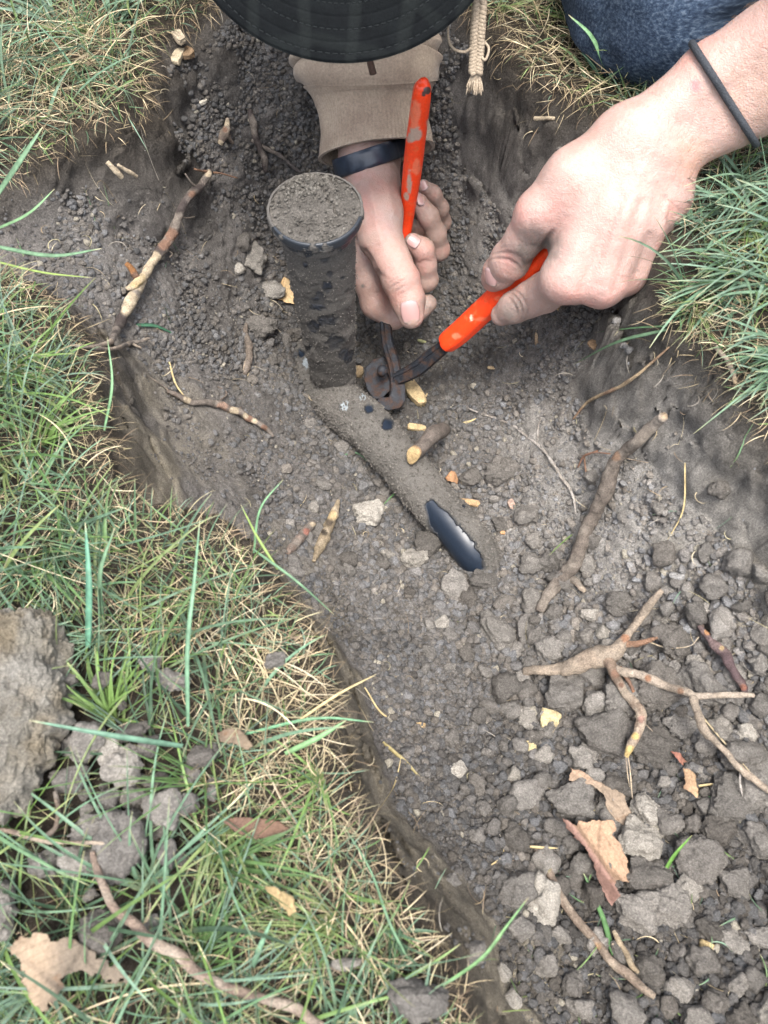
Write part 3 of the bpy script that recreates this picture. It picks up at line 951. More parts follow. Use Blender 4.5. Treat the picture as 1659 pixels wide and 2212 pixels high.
def surface(F, lo, h):
    """naive surface nets: F (nx,ny,nz) -> vertices, quads"""
    ins = F < 0
    nx, ny, nz = F.shape
    acc = np.zeros((nx - 1, ny - 1, nz - 1, 3), np.float32)
    cnt = np.zeros((nx - 1, ny - 1, nz - 1), np.float32)
    for axn in range(3):
        a = [slice(None)] * 3; b = [slice(None)] * 3
        a[axn] = slice(0, -1); b[axn] = slice(1, None)
        fa, fb = F[tuple(a)], F[tuple(b)]
        I = np.argwhere((fa < 0) != (fb < 0))
        va, vb = fa[tuple(I.T)], fb[tuple(I.T)]
        t = va / (va - vb)
        pos = I.astype(np.float32)
        pos[:, axn] += t
        o = [i for i in range(3) if i != axn]
        for d0 in (0, -1):
            for d1 in (0, -1):
                c = I.copy(); c[:, o[0]] += d0; c[:, o[1]] += d1
                ok = ((c >= 0) & (c < np.array([nx - 1, ny - 1, nz - 1]))).all(1)
                ct = tuple(c[ok].T)
                np.add.at(acc, ct, pos[ok]); np.add.at(cnt, ct, 1)
    cells = np.argwhere(cnt > 0)
    idx = np.full(cnt.shape, -1, np.int64)
    idx[tuple(cells.T)] = np.arange(len(cells))
    V = acc[tuple(cells.T)] / cnt[tuple(cells.T)][:, None]
    quads = []
    for axn in range(3):
        a = [slice(None)] * 3; b = [slice(None)] * 3
        a[axn] = slice(0, -1); b[axn] = slice(1, None)
        fa, fb = ins[tuple(a)], ins[tuple(b)]
        o = [(axn + 1) % 3, (axn + 2) % 3]
        I = np.argwhere(fa != fb)
        ok = (I[:, o[0]] > 0) & (I[:, o[1]] > 0) & (I[:, o[0]] < F.shape[o[0]] - 1) & (I[:, o[1]] < F.shape[o[1]] - 1)
        I = I[ok]
        flip = fb[tuple(I.T)]
        def cell(d0, d1):
            c = I.copy(); c[:, o[0]] += d0; c[:, o[1]] += d1
            return idx[tuple(c.T)]
        qd = np.stack([cell(-1, -1), cell(0, -1), cell(0, 0), cell(-1, 0)], -1)
        qd[flip] = qd[flip][:, ::-1]
        quads.append(qd)
    Q = np.concatenate(quads)
    Q = Q[(Q >= 0).all(1)]
    for _ in range(3):                 # relax the steps of the grid away
        e = np.concatenate([Q[:, [0, 1]], Q[:, [1, 2]], Q[:, [2, 3]], Q[:, [3, 0]]])
        sm = np.zeros_like(V); c = np.zeros(len(V), np.float32)
        np.add.at(sm, e[:, 0], V[e[:, 1]]); np.add.at(c, e[:, 0], 1)
        np.add.at(sm, e[:, 1], V[e[:, 0]]); np.add.at(c, e[:, 1], 1)
        V = V * 0.4 + sm / np.maximum(c, 1)[:, None] * 0.6
    return V * h + lo, Q

def vnormals(V, Q):
    a = np.cross(V[Q[:, 2]] - V[Q[:, 0]], V[Q[:, -1]] - V[Q[:, 1]])
    N = np.zeros_like(V)
    for k in range(Q.shape[1]):
        np.add.at(N, Q[:, k], a)
    return N / (np.linalg.norm(N, axis=1)[:, None] + 1e-12)

def project(V):
    X, Y, Z = V[:, 0], V[:, 1], V[:, 2] - CAM_H
    t = -(Z * CT) + Y * ST                # depth along the view axis
    b = (Y * CT + Z * ST) / t
    return X / t * FPX + UX, UY - b * FPX, t

def J(u, v, t, rp):
    return D(u, v, t), rp / FPX * t
def chain(js):
    js = [J(*j) for j in js]
    return [(a[0], b[0], a[1], b[1]) for a, b in zip(js[:-1], js[1:])]

def sculpt(core, fingers, h, kcore=0.010, kroot=0.007, ksep=0.0010, extra=()):
    allseg = [s_ for c in core for s_ in c] + [s_ for f in fingers for s_ in f]
    lo = np.min([np.minimum(s_[0], s_[1]) - max(s_[2], s_[3]) for s_ in allseg], 0) - 4 * h
    hi = np.max([np.maximum(s_[0], s_[1]) + max(s_[2], s_[3]) for s_ in allseg], 0) + 4 * h
    fd = Field(lo, hi, h)
    sl, f = fd.group([s_ for c in core for s_ in c], kcore, 0.022)
    fd.union(sl, f, 0.001)
    for e in extra:
        sl, f = fd.group(e[0], 0.003, 0.02)
        fd.union(sl, f, e[1])
    palm = fd.F.copy()
    for fg in fingers:
        sl, f = fd.group(fg, 0.0045, 0.02)
        fd.union(sl, smin(palm[sl], f, kroot), ksep)
    return surface(fd.F, fd.lo, h)

HS = 0.0009
# the person's left hand, coming in from the upper right: seen from its back
lh_core = [chain([(1359,302,.456,60),(1539,170,.440,70),(1640,112,.428,78),(1790,0,.400,95),(1960,-150,.380,120)]),
           chain([(1449,330,.460,58),(1590,237,.446,68),(1700,180,.430,80),(1840,70,.405,98),(1990,-90,.385,120)]),
           chain([(1352,302,.456,60),(1285,450,.466,50),(1222,600,.480,52)]),
           chain([(1380,320,.452,58),(1338,470,.462,50),(1300,610,.480,52)]),
           chain([(1408,330,.455,56),(1388,470,.468,48),(1350,588,.486,46)]),
           chain([(1440,345,.460,54),(1438,420,.470,50),(1400,528,.494,42)]),
           chain([(1350,300,.457,60),(1240,385,.464,58),(1165,462,.478,50)]),
           chain([(1228,430,.478,50),(1232,540,.492,44)]),
           chain([(1330,430,.485,52),(1330,540,.500,44)])]
lh_fing = [chain([(1165,462,.478,48),(1133,515,.497,40),(1102,562,.515,41),(1079,588,.530,34),(1067,602,.538,28)]),
           chain([(1222,600,.482,50),(1176,632,.515,41),(1146,646,.526,37),(1112,663,.536,33),(1084,680,.546,24)]),
           chain([(1300,610,.482,48),(1246,618,.525,36),(1200,628,.552,30),(1175,628,.556,25)]),
           chain([(1350,588,.488,44),(1296,590,.532,34),(1240,600,.556,28),(1210,598,.556,24)]),
           chain([(1400,528,.496,40),(1346,548,.535,30),(1286,566,.556,26),(1256,566,.556,22)])]
# tendons and veins just under the skin of the back of the hand
lh_ext = []
VL, QL = sculpt(lh_core, lh_fing, HS, extra=lh_ext)

# the person's right hand, in the middle, closed round one handle: thumb towards us
rh_core = [chain([(795,100,.600,58),(792,180,.606,57),(790,260,.608,56),(791,345,.608,56),(806,430,.600,54)]),
           chain([(805,100,.612,56),(804,180,.616,56),(805,260,.620,56),(806,345,.624,54),(812,430,.622,50)]),
           chain([(800,390,.598,54),(800,480,.605,46),(797,556,.612,37)]),
           chain([(806,400,.615,50),(820,480,.624,42),(826,545,.632,34)]),
           chain([(812,400,.632,46),(836,480,.640,38),(848,530,.648,32)]),
           chain([(815,400,.645,44),(845,470,.655,34),(862,505,.662,28)]),
           chain([(806,400,.594,54),(815,460,.584,50),(822,515,.580,45)])]
rh_fing = [chain([(822,515,.580,45),(848,566,.577,39),(866,606,.576,39),(882,650,.580,35),(888,682,.583,28)]),
           chain([(797,556,.612,37),(802,610,.618,35),(812,655,.624,32),(848,684,.632,26),(905,668,.630,22),(924,656,.628,20)]),
           chain([(826,545,.632,34),(880,590,.634,26),(921,604,.620,24),(920,572,.608,22),(914,540,.599,23),(892,524,.594,20)]),
           chain([(848,530,.648,32),(905,545,.648,24),(948,540,.632,22),(942,505,.618,21),(926,468,.606,21),(905,438,.598,19)]),
           chain([(862,505,.662,28),(915,495,.662,20),(954,480,.648,19),(950,450,.632,18),(934,420,.618,18),(913,404,.608,16)])]
rh_ext = []
VR, QR = sculpt(rh_core, rh_fing, HS, kcore=0.008, kroot=0.006, extra=rh_ext)

def crease(V, N, spots):
    """spots: (u, v, t, du, dv, width_px, half_length_px, depth_mm): a fold across direction (du, dv) in the picture"""
    off = np.zeros(len(V))
    for u, v, t, du, dv, w, hl, dep in spots:
        c = D(u, v, t)
        e = D(u + du, v + dv, t) - c
        e /= np.linalg.norm(e)
        x = V - c
        s_ = x @ e
        rho = np.sqrt(np.maximum((x * x).sum(1) - s_ * s_, 0))
        ww = w / FPX * t; hh = hl / FPX * t
        bend = 0.15 * rho
        off -= dep * 0.001 * np.exp(-((s_ - bend * 0.3) / ww) ** 2) * np.exp(-(rho / hh) ** 4)
    return V + N * off[:, None]

NL = vnormals(VL, QL)
NL *= np.sign((NL * (VL - VL.mean(0))).sum(1).mean())
NR = vnormals(VR, QR)
NR *= np.sign((NR * (VR - VR.mean(0))).sum(1).mean())
CRL = [(1098,556,.505,-20,44,3.2,46,.8),(1093,566,.506,-20,44,2.6,44,.8),(1104,548,.504,-20,44,2.4,40,.5),
    (1128,652,.520,-40,20,3,40,.6),(1120,657,.522,-40,20,2.4,40,.6),(1112,662,.523,-40,20,2.4,36,.5),(1172,618,.505,-30,26,4,30,1.0),(1182,606,.50,-30,26,3,26,.6),
    (1180,520,.478,30,20,5,34,1.6),(1200,585,.487,-6,30,4,20,.7)]
CRR = [(846,610,.556,18,40,2.4,34,.7),(852,620,.556,18,40,2.4,34,.8),(857,630,.557,18,40,2.2,32,.6),(841,602,.557,18,40,2,30,.4),
    (800,575,.570,-20,26,4,40,1.2),(788,548,.578,-20,20,3.5,30,.8),(939,492,.595,4,20,2.4,22,.5),(915,560,.592,2,20,2.4,24,.5),(930,505,.600,-14,18,2.2,20,.4)]
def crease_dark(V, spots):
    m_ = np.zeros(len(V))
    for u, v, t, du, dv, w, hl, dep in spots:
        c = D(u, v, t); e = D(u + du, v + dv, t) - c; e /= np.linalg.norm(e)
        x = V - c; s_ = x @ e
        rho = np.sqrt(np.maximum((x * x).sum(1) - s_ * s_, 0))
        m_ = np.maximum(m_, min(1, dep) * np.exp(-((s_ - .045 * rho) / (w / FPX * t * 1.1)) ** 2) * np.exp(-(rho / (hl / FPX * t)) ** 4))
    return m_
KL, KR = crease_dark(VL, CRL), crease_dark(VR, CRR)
VL = crease(VL, NL, CRL); VR = crease(VR, NR, CRR)
def ridges(V, N, lines):
    pu, pv, pt = project(V)
    off = np.zeros(len(V))
    front_ = (N * (np.array([0, 0, CAM_H]) - V)).sum(1) > 0
    for pts, w, amp in lines:
        best = np.full(len(V), 1e9)
        for (x0, y0), (x1, y1) in zip(pts[:-1], pts[1:]):
            dx, dy = x1 - x0, y1 - y0
            t_ = np.clip(((pu - x0) * dx + (pv - y0) * dy) / (dx * dx + dy * dy), 0, 1)
            best = np.minimum(best, np.hypot(pu - x0 - t_ * dx, pv - y0 - t_ * dy))
        off += amp * .001 * np.exp(-(best / w) ** 2) * front_
    return V + N * off[:, None]
VL = ridges(VL, NL, [([(1300, 600), (1345, 470), (1385, 370)], 14, .9), ([(1228, 590), (1285, 460), (1340, 370)], 15, .8), ([(1352, 590), (1388, 490), (1408, 390)], 12, .9), ([(1392, 600), (1425, 520), (1440, 440)], 7, 1.1),
    ([(1262, 620), (1300, 520), (1345, 430)], 12, -1.0), ([(1328, 625), (1362, 520), (1385, 440)], 11, -1.1), ([(1378, 590), (1404, 510)], 9, -1.3), ([(1180, 380), (1290, 300), (1400, 220)], 16, .6),
    ([(1440, 340), (1480, 300), (1560, 220)], 18, .7), ([(1225, 632), (1238, 640)], 18, .8), ([(1296, 640), (1304, 646)], 16, 1.0), ([(1352, 620), (1358, 624)], 14, .9)])
VR = ridges(VR, NR, [([(800, 400), (812, 470), (822, 520)], 8, .8), ([(790, 540), (815, 585)], 5, -.8), ([(835, 400), (850, 460)], 7, .6)])
VL = VL + NL * (0.00025 * fbm(VL, 150, 3, 51))[:, None]
VR = VR + NR * (0.00025 * fbm(VR, 150, 3, 52))[:, None]

def skin_col(V, base, spots, seed):
    c = np.array(base)[None] * 0.64 * (1 + 0.07 * fbm(V, 60, 3, seed)[:, None])
    pk = sstep(0.05, 0.5, fbm(V, 70, 3, seed + 3))[:, None]
    c = c * (1 - 0.50 * pk) + np.array([0.370, 0.190, 0.160]) * 0.50 * pk
    for u, v, t, rp, col, w in spots:
        pu, pv, pt = project(V)
        d = np.hypot(pu - u, pv - v) / rp
        k = w * np.exp(-d ** 3) * (pt < t + .022) * (0.65 + 0.5 * fbm(V, 220, 3, seed + 9))
        k = np.clip(k, 0, 1)[:, None]
        c = c * (1 - k) + np.array(col) * k
    return np.clip(c, 0.02, 0.9)
DIRT = (0.115, 0.104, 0.092); PINK = (0.37, 0.165, 0.145); RED = (0.42, 0.07, 0.10); BLUE = (0.25, 0.225, 0.24)
CL_ = skin_col(VL, (0.52, 0.352, 0.305), [(1172,508,.475,44,DIRT,1.15),(1130,560,.505,36,DIRT,1.1),(1190,545,.48,36,DIRT,.6),(1112,668,.525,32,DIRT,.85),(1090,684,.53,26,DIRT,.4),
    (1190,470,.468,44,PINK,.45),(1230,640,.465,44,PINK,.45),(1300,640,.465,36,PINK,.5),(1126,452,.47,36,PINK,.4),(1350,615,.47,30,PINK,.4),(1098,562,.505,22,PINK,.6),
    (1502,185,.425,14,RED,.7),(1300,632,.46,10,DIRT,.5),(1436,425,.452,7,DIRT,1.2),(1440,300,.44,46,PINK,.25),(1500,340,.45,50,(0.29, 0.19, 0.125),.5),(1630,200,.42,90,(0.31,0.205,0.145),.5),(1229,540,.46,14,PINK,.5)], 61)
CR_ = skin_col(VR, (0.50, 0.35, 0.30), [(785,430,.58,30,PINK,.5),(830,560,.56,50,PINK,.35),(880,620,.56,36,PINK,.4),(928,655,.62,20,DIRT,.9),(800,640,.61,44,(0.24,0.13,0.10),.45),
    (920,560,.59,30,PINK,.4),(935,500,.60,40,(0.22,0.16,0.13),.4),(950,470,.62,40,(0.2,0.145,0.12),.4),(840,480,.58,30,BLUE,.35),(905,430,.59,22,PINK,.5),(784,618,.60,4,DIRT,1.2),(848,640,.62,40,(0.2,0.095,0.075),.5)], 67)

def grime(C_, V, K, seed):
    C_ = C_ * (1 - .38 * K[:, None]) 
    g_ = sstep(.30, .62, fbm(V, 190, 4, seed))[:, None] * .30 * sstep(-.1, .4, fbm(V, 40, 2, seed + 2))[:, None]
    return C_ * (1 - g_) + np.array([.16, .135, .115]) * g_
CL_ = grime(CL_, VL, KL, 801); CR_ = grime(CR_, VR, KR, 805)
# the rest of the body at a coarser grain (it lies above the picture), overlapping the two forearms
eL = np.array([0.345, 0.50, 0.19]); shL = np.array([0.17, 0.80, 0.33])
eR = np.array([-0.10, 0.66, 0.12]); shR = np.array([-0.19, 0.82, 0.33])
j0 = D(1880, -60, .392); j1 = D(790, 150, .602)
hipL, hipR = np.array([0.10, 1.12, 0.20]), np.array([-0.10, 1.12, 0.20])
knL = D(1455, -10, .500); knL[2] = max(knL[2], 0.045)
knR = np.array([-0.30, 0.72, 0.05])
hd = np.array([-0.022, 0.528, 0.196])
bodyseg = [(j0, eL, .041, .044), (eL, shL, .040, .052), (j1, D(795, 0, .595), .022, .030), (D(795, 0, .595), eR, .030, .042), (eR, shR, .042, .052),
           (shL, np.array([0.0, .86, .35]), .055, .075), (shR, np.array([0.0, .86, .35]), .055, .075), (np.array([0.0, .88, .33]), np.array([0.0, 1.10, .24]), .13, .13),
           (np.array([0, .80, .36]), hd + np.array([0, .05, .02]), .052, .055), (hd + np.array([0, .02, .02]), hd + np.array([0, -.03, -.045]), .078, .058),
           (hipL, knL + np.array([0.0, .02, .02]), .085, .058), (hipR, knR, .085, .058), (knL + np.array([0, .02, 0]), knL + np.array([.02, .38, -.005]), .050, .035),
           (knR, knR + np.array([-.02, .38, -.01]), .050, .035), (knL + np.array([.02, .38, -.01]), knL + np.array([.03, .50, -.02]), .032, .022), (knR + np.array([-.02, .38, -.015]), knR + np.array([-.03, .50, -.02]), .032, .022)]
lo = np.min([np.minimum(s_[0], s_[1]) - .16 for s_ in bodyseg], 0); hi = np.max([np.maximum(s_[0], s_[1]) + .16 for s_ in bodyseg], 0)
fd = Field(lo, hi, 0.0075)
sl, f = fd.group(bodyseg, 0.03, 0.05)
fd.union(sl, f, 0.001)
# nose, ears, brow and jaw of the bent head
fx = np.array([0, -.79, -.61]); fu = np.array([0, -.61, .79])
face = [(hd + fx * .088 - fu * .002, hd + fx * .104 - fu * .028, .010, .014), (hd + np.array([.078, 0, 0]) - fu * .015, hd + np.array([.082, 0, 0]) + fu * .015, .010, .012),
        (hd + np.array([-.078, 0, 0]) - fu * .015, hd + np.array([-.082, 0, 0]) + fu * .015, .010, .012), (hd + fx * .07 - fu * .062, hd + fx * .082 - fu * .068, .022, .018),
        (hd + fx * .078 + fu * .02 + np.array([-.03, 0, 0]), hd + fx * .078 + fu * .02 + np.array([.03, 0, 0]), .013, .013),
        (hd + fx * .088 - fu * .046 + np.array([-.02, 0, 0]), hd + fx * .088 - fu * .046 + np.array([.02, 0, 0]), .008, .008)]
sl, f = fd.group(face, 0.006, 0.03)
fd.union(sl, f, 0.012)
VB, QB = surface(fd.F, fd.lo, 0.0075)
CB = np.tile(np.array([[0.32, 0.23, 0.19]]), (len(VB), 1))

m = Mat('skin', 0.5, 0.4)
c = m.attr()
n1 = m.noise(420, 5, 0.65); n2 = m.noise(90, 3)
v = m.n('ShaderNodeTexVoronoi', Scale=1100.0)
m.l(m.coord(), v.inputs['Vector'])
c = m.mix(1.0, c, m.ramp(n1, [(0.3, (0.92, 0.88, 0.86)), (0.7, (1.06, 1.08, 1.08))]), 'MULTIPLY')
m.base(c)
m.b.inputs['Subsurface Weight'].default_value = 0.25
m.b.inputs['Subsurface Radius'].default_value = (1.0, 0.35, 0.2)
m.b.inputs['Subsurface Scale'].default_value = 0.004
m.bump([(v.outputs['Distance'], -0.45), (n1, 0.8), (n2, 1.2)], 0.0009, 0.6)
M['skin'] = m.m
mbb = MB()
mbb.add(VL, QL, CL_); mbb.add(VR, QR, CR_); mbb.add(VB, QB, CB)
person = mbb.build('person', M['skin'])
tag(person, 'crouching person in cap, tan hoodie sleeve and jeans, both bare hands working orange-handled pliers', 'person')

# fingernails
m = Mat('nail', 0.28, 0.5)
m.base(m.attr())
m.bump([(m.noise(300, 2), 0.5)], 0.0004, 0.4)
M['nail'] = m.m

def skin_at(V, N, u, v, rad=5.0):
    pu, pv, pt = project(V)
    k = (pu - u) ** 2 + (pv - v) ** 2 < rad ** 2
    tm = pt[k].min()
    k &= pt < tm + 0.004
    n = N[k].mean(0); n /= np.linalg.norm(n)
    return V[k].mean(0), n, tm

def nail_on(V, N, u, v, along, w, l, turn=(0, 0), lift=0.0):
    c, n0, t = skin_at(V, N, u, v)
    e = D(u + along[0], v + along[1], t) - D(u, v, t)
    e = e - n0 * (e @ n0); e /= np.linalg.norm(e)
    me = nail_raw(c, n0 + turn[0] * np.cross(e, n0), e, w / FPX * t / 2, l / FPX * t / 2, lift)
    return me

def nail_raw(c, nrm, e, W, L_, lift):
    nrm = nrm - e * (nrm @ e); nrm /= np.linalg.norm(nrm)
    sd_ = np.cross(e, nrm)
    n = 15
    a = np.linspace(-1, 1, n)
    A, B = np.meshgrid(a, a, indexing='ij')
    X = A * np.sqrt(1 - 0.40 * B ** 2); Y = B * np.sqrt(1 - 0.28 * A ** 2)
    Zc = -W * 0.85 * (1 - np.sqrt(np.clip(1 - (X * 0.80) ** 2, 0, 1))) - 0.10 * L_ * Y ** 2
    top = c + sd_ * (X * W)[..., None] + e * (Y * L_)[..., None] + nrm * (Zc + lift + 0.0007)[..., None]
    bot = top - nrm * 0.0014
    V = np.concatenate([top.reshape(-1, 3), bot.reshape(-1, 3)])
    i, j = np.meshgrid(np.arange(n - 1), np.arange(n - 1), indexing='ij')
    q_ = np.stack([i * n + j, (i + 1) * n + j, (i + 1) * n + j + 1, i * n + j + 1], -1).reshape(-1, 4)
    ring = np.concatenate([np.arange(n), np.arange(1, n) * n + n - 1, (n - 1) * n + np.arange(n - 2, -1, -1), np.arange(n - 2, 0, -1) * n])
    r2 = np.roll(ring, -1)
    side = np.stack([ring, r2, r2 + n * n, ring + n * n], -1)
    yy = (B.ravel() + 1) / 2
    k = sstep(.88, .98, yy)[:, None]
    col = np.array([0.37, 0.225, 0.21])[None] * (1 - k) + np.array([0.34, 0.295, 0.25])[None] * k
    lun = (1 - sstep(.0, .26, yy))[:, None]
    col = col * (1 - lun * .5) + np.array([0.46, 0.37, 0.37]) * lun * .5
    edge = sstep(0.84, 1.0, np.maximum(np.abs(A), np.abs(B)).ravel())[:, None]
    col = col * (1 - 0.40 * edge)
    return make_mesh('fingernail', V, [q_, q_[:, ::-1] + n * n, side], M['nail'], person, True, np.vstack([col, col]))

nail_on(VR, NR, 886, 676, (10, 66), 42, 54)
nail_on(VR, NR, 893, 521, (-30, -22), 26, 28)
nail_on(VR, NR, 908, 430, (-10, -34), 20, 30, turn=(0.5, 0))
nail_on(VR, NR, 914, 400, (-12, -20), 18, 22, turn=(-.3, 0))
nail_on(VL, NL, 1058, 600, (-26, 34), 36, 42, turn=(0.0, 0))

# hair tie on the left forearm, wrist band on the right
def band_ring(pts_t, V, N, r, sides=10, lift=0.0006, flat=None):
    P_ = []
    for u, v in pts_t:
        c, n0, t = skin_at(V, N, u, v, 6)
        P_.append(c + n0 * (r + lift))
    return P_
def cord(name, P_, r, mat, parent, sides=10, closed_back=None, rough=.05):
    C = catmull(P_, 10)
    Vv, Ff = tube(C, r, sides, True, rough, 900, 3)
    return make_mesh(name, Vv, Ff, mat, parent)
m = Mat('hair_tie_cord', 0.75, 0.3)
n1 = m.noise(1500, 3)
m.base(m.ramp(n1, [(0.3, (0.010, 0.012, 0.016)), (0.7, (0.045, 0.05, 0.058))]))
m.bump([(n1, 1.0)], 0.0006, 0.8)
M['tie'] = m.m
def girdle(V, c0, axis_n, lift, n=90, slab=.0022):
    """a closed ring lying on the skin where a plane cuts the limb"""
    axis_n = axis_n / np.linalg.norm(axis_n)
    x = V - c0
    k = (np.abs(x @ axis_n) < slab) & (np.linalg.norm(x, axis=1) < .06)
    x = x[k]
    e1 = np.cross(axis_n, np.array([0, 0, 1.0])); e1 /= np.linalg.norm(e1); e2 = np.cross(axis_n, e1)
    cen = np.array([x @ e1, x @ e2]).mean(1)
    px, py = x @ e1 - cen[0], x @ e2 - cen[1]
    an = np.arctan2(py, px); ra = np.hypot(px, py)
    th = np.linspace(-np.pi, np.pi, n, endpoint=False)
    r_ = np.array([ra[np.abs((an - t_ + np.pi) % (2 * np.pi) - np.pi) < .09].max() if (np.abs((an - t_ + np.pi) % (2 * np.pi) - np.pi) < .09).any() else np.nan for t_ in th])
    r_ = np.where(np.isnan(r_), np.nanmean(r_), r_)
    r_ = (r_ + np.roll(r_, 1) + np.roll(r_, -1)) / 3 + lift
    C = c0 + e1 * (cen[0] + r_ * np.cos(th))[:, None] + e2 * (cen[1] + r_ * np.sin(th))[:, None]
    return np.vstack([C, C[:1]]), c0 + e1 * cen[0] + e2 * cen[1]
ctr = (D(1539, 170, .440) + D(1590, 237, .446)) / 2
acr = D(1625, 292, .448) - D(1508, 108, .438)
vw = ctr - np.array([0, 0, CAM_H])
ringp, _ = girdle(VL, ctr, np.cross(acr, vw) + .0 * acr, 0.0014)
Vv, Ff = tube(ringp, 0.0021, 10, False, .06, 900, 3)
make_mesh('hair_tie', Vv, Ff, M['tie'], person)

m = Mat('wristband_rubber', 0.33, 0.5)
n1 = m.noise(140, 3)
m.base(m.ramp(n1, [(0.3, (0.012, 0.017, 0.028)), (0.75, (0.03, 0.042, 0.062))]))
M['band'] = m.m
Cb = D(786, 345, .612)
acr = D(862, 316, .600) - D(705, 368, .600)
C, Cb = girdle(VR, Cb, np.cross(acr, Cb - np.array([0, 0, CAM_H])), .0016, slab=.003)
tang = np.gradient(C, axis=0); tang[0] = tang[-1] = C[1] - C[-2]; tang /= np.linalg.norm(tang, axis=1)[:, None]
outw = C - Cb; outw -= tang * (outw * tang).sum(1)[:, None]; outw /= np.linalg.norm(outw, axis=1)[:, None]
wid = np.cross(tang, outw)
prof = [(-1, -.0), (-1, 1), (-.6, 1.4), (.6, 1.4), (1, 1), (1, 0)]
Vb = np.stack([C + wid * a * .0068 + outw * b * .0016 for a, b in prof], 1)
n = len(C); k = len(prof)
i, j = np.meshgrid(np.arange(n - 1), np.arange(k), indexing='ij')
q_ = np.stack([i * k + j, i * k + (j + 1) % k, (i + 1) * k + (j + 1) % k, (i + 1) * k + j], -1).reshape(-1, 4)
make_mesh('wristband', Vb.reshape(-1, 3), [q_], M['band'], person)

# ---------------------------------------------------------------- hoodie: right sleeve seen, the rest above the picture
m = Mat('hoodie_knit', 0.95, 0.15)
w = m.n('ShaderNodeTexWave', Scale=330.0, Distortion=1.2, Detail=2.0); w.bands_direction = 'X'
m.l(m.coord(), w.inputs['Vector'])
w2 = m.n('ShaderNodeTexWave', Scale=260.0, Distortion=2.0, Detail=2.0); w2.bands_direction = 'Y'
m.l(m.coord(), w2.inputs['Vector'])
n1 = m.noise(600, 4, 0.7); n2 = m.noise(35, 4)
c = m.ramp(n2, [(0.3, (0.29, 0.22, 0.165)), (0.55, (0.38, 0.30, 0.225)), (0.75, (0.43, 0.345, 0.255))])
c = m.mix(1.0, c, m.ramp(n1, [(0.25, 0.7), (0.75, 1.25)]), 'MULTIPLY')
c = m.mix(0.5, c, m.mix(1.0, c, m.ramp(w.outputs['Fac'], [(0, 0.6), (1, 1.15)]), 'MULTIPLY'))
m.base(c)
m.b.inputs['Sheen Weight'].default_value = 0.2
m.bump([(w.outputs['Fac'], 0.5), (w2.outputs['Fac'], 0.3), (n1, 0.8)], 0.0006, 0.7)
M['knit'] = m.m

def sleeve(name, rows, n_around, mat, parent, folds=None, thick=0.0018, seed=0):
    """rows: (uL, vL, uR, vR, t, depth_ratio)"""
    Rw = catmull(rows, 8)
    L_ = D(Rw[:, 0], Rw[:, 1], Rw[:, 4]); R_ = D(Rw[:, 2], Rw[:, 3], Rw[:, 4])
    C = (L_ + R_) / 2; X_ = (R_ - L_) / 2
    T_ = np.gradient(C, axis=0)
    Yv = np.cross(X_, T_); Yv /= np.linalg.norm(Yv, axis=1)[:, None]
    view = -ray(829, 400)
    Yv *= np.sign((Yv @ view))[:, None]
    a = np.linspace(0, 2 * np.pi, n_around, endpoint=False)
    hw = np.linalg.norm(X_, axis=1)
    def shell(off):
        V = C[:, None] + X_[:, None] * (1 + off / hw)[:, None, None] * np.cos(a)[None, :, None] + Yv[:, None] * ((hw * Rw[:, 5] + off)[:, None] * np.sin(a))[..., None]
        return V
    V = shell(0 * hw)
    N = V - C[:, None]; N /= np.linalg.norm(N, axis=-1)[..., None]
    s = np.linspace(0, 1, len(C))
    d = folds(s[:, None], a[None], V) if folds else 0
    V = V + N * d[..., None]
    Vi = V - N * thick
    n, k = len(C), n_around
    i, j = np.meshgrid(np.arange(n - 1), np.arange(k), indexing='ij')
    q_ = np.stack([i * k + j, i * k + (j + 1) % k, (i + 1) * k + (j + 1) % k, (i + 1) * k + j], -1).reshape(-1, 4)
    jj = np.arange(k)
    lip = np.stack([jj, (jj + 1) % k, (jj + 1) % k + n * k, jj + n * k], -1)
    return make_mesh(name, np.concatenate([V.reshape(-1, 3), Vi.reshape(-1, 3)]), [q_, q_[:, ::-1] + n * k, lip], mat, parent)

def hood_folds(s, a, V):
    fb = fbm(V, 30, 3, 71) * .0035
    # seams where sleeve meets the ribbing
    fold = .0030 * np.sin(s * 26 + 2.2 * np.sin(a * 1.5 + .5)) * sstep(0.05, .25, s)
    return fb + fold + .0016 * np.exp(-((s - .03) / .012) ** 2)
# hoodie torso and upper sleeves from a coarse field
hs_ = [(shL, np.array([0, .86, .36]), .075, .095), (shR, np.array([0, .86, .36]), .075, .095), (np.array([0, .87, .34]), np.array([0, 1.12, .24]), .152, .150),
       (D(800, -110, .588), eR, .052, .060), (eR, shR, .060, .075), (shL, shL * .45 + eL * .55, .075, .062), (np.array([0, .79, .38]), np.array([0, .90, .44]), .075, .085)]
lo = np.min([np.minimum(s_[0], s_[1]) - .19 for s_ in hs_], 0); hi = np.max([np.maximum(s_[0], s_[1]) + .19 for s_ in hs_], 0)
fd = Field(lo, hi, 0.007)
sl, f = fd.group(hs_, 0.03, 0.05)
fd.union(sl, f, .001)
Vh, Qh = surface(fd.F, fd.lo, 0.007)
Nh = vnormals(Vh, Qh)
Vh = Vh + Nh * (0.008 * fbm(Vh, 14, 3, 75))[:, None]
hoodie = make_mesh('hoodie', Vh, [Qh], M['knit'], person)
hoodie['label'] = 'tan knitted hoodie with its right sleeve in the pit'
sleeve('sleeve', [(668,186,938,176,.600,.74),(646,172,950,162,.598,.80),(634,150,953,138,.597,.84),(640,120,955,108,.594,.86),(664,80,960,62,.590,.78),(668,20,966,0,.589,.8),(655,-60,960,-70,.588,.82),(640,-140,950,-160,.586,.86)], 120, M['knit'], hoodie, hood_folds)
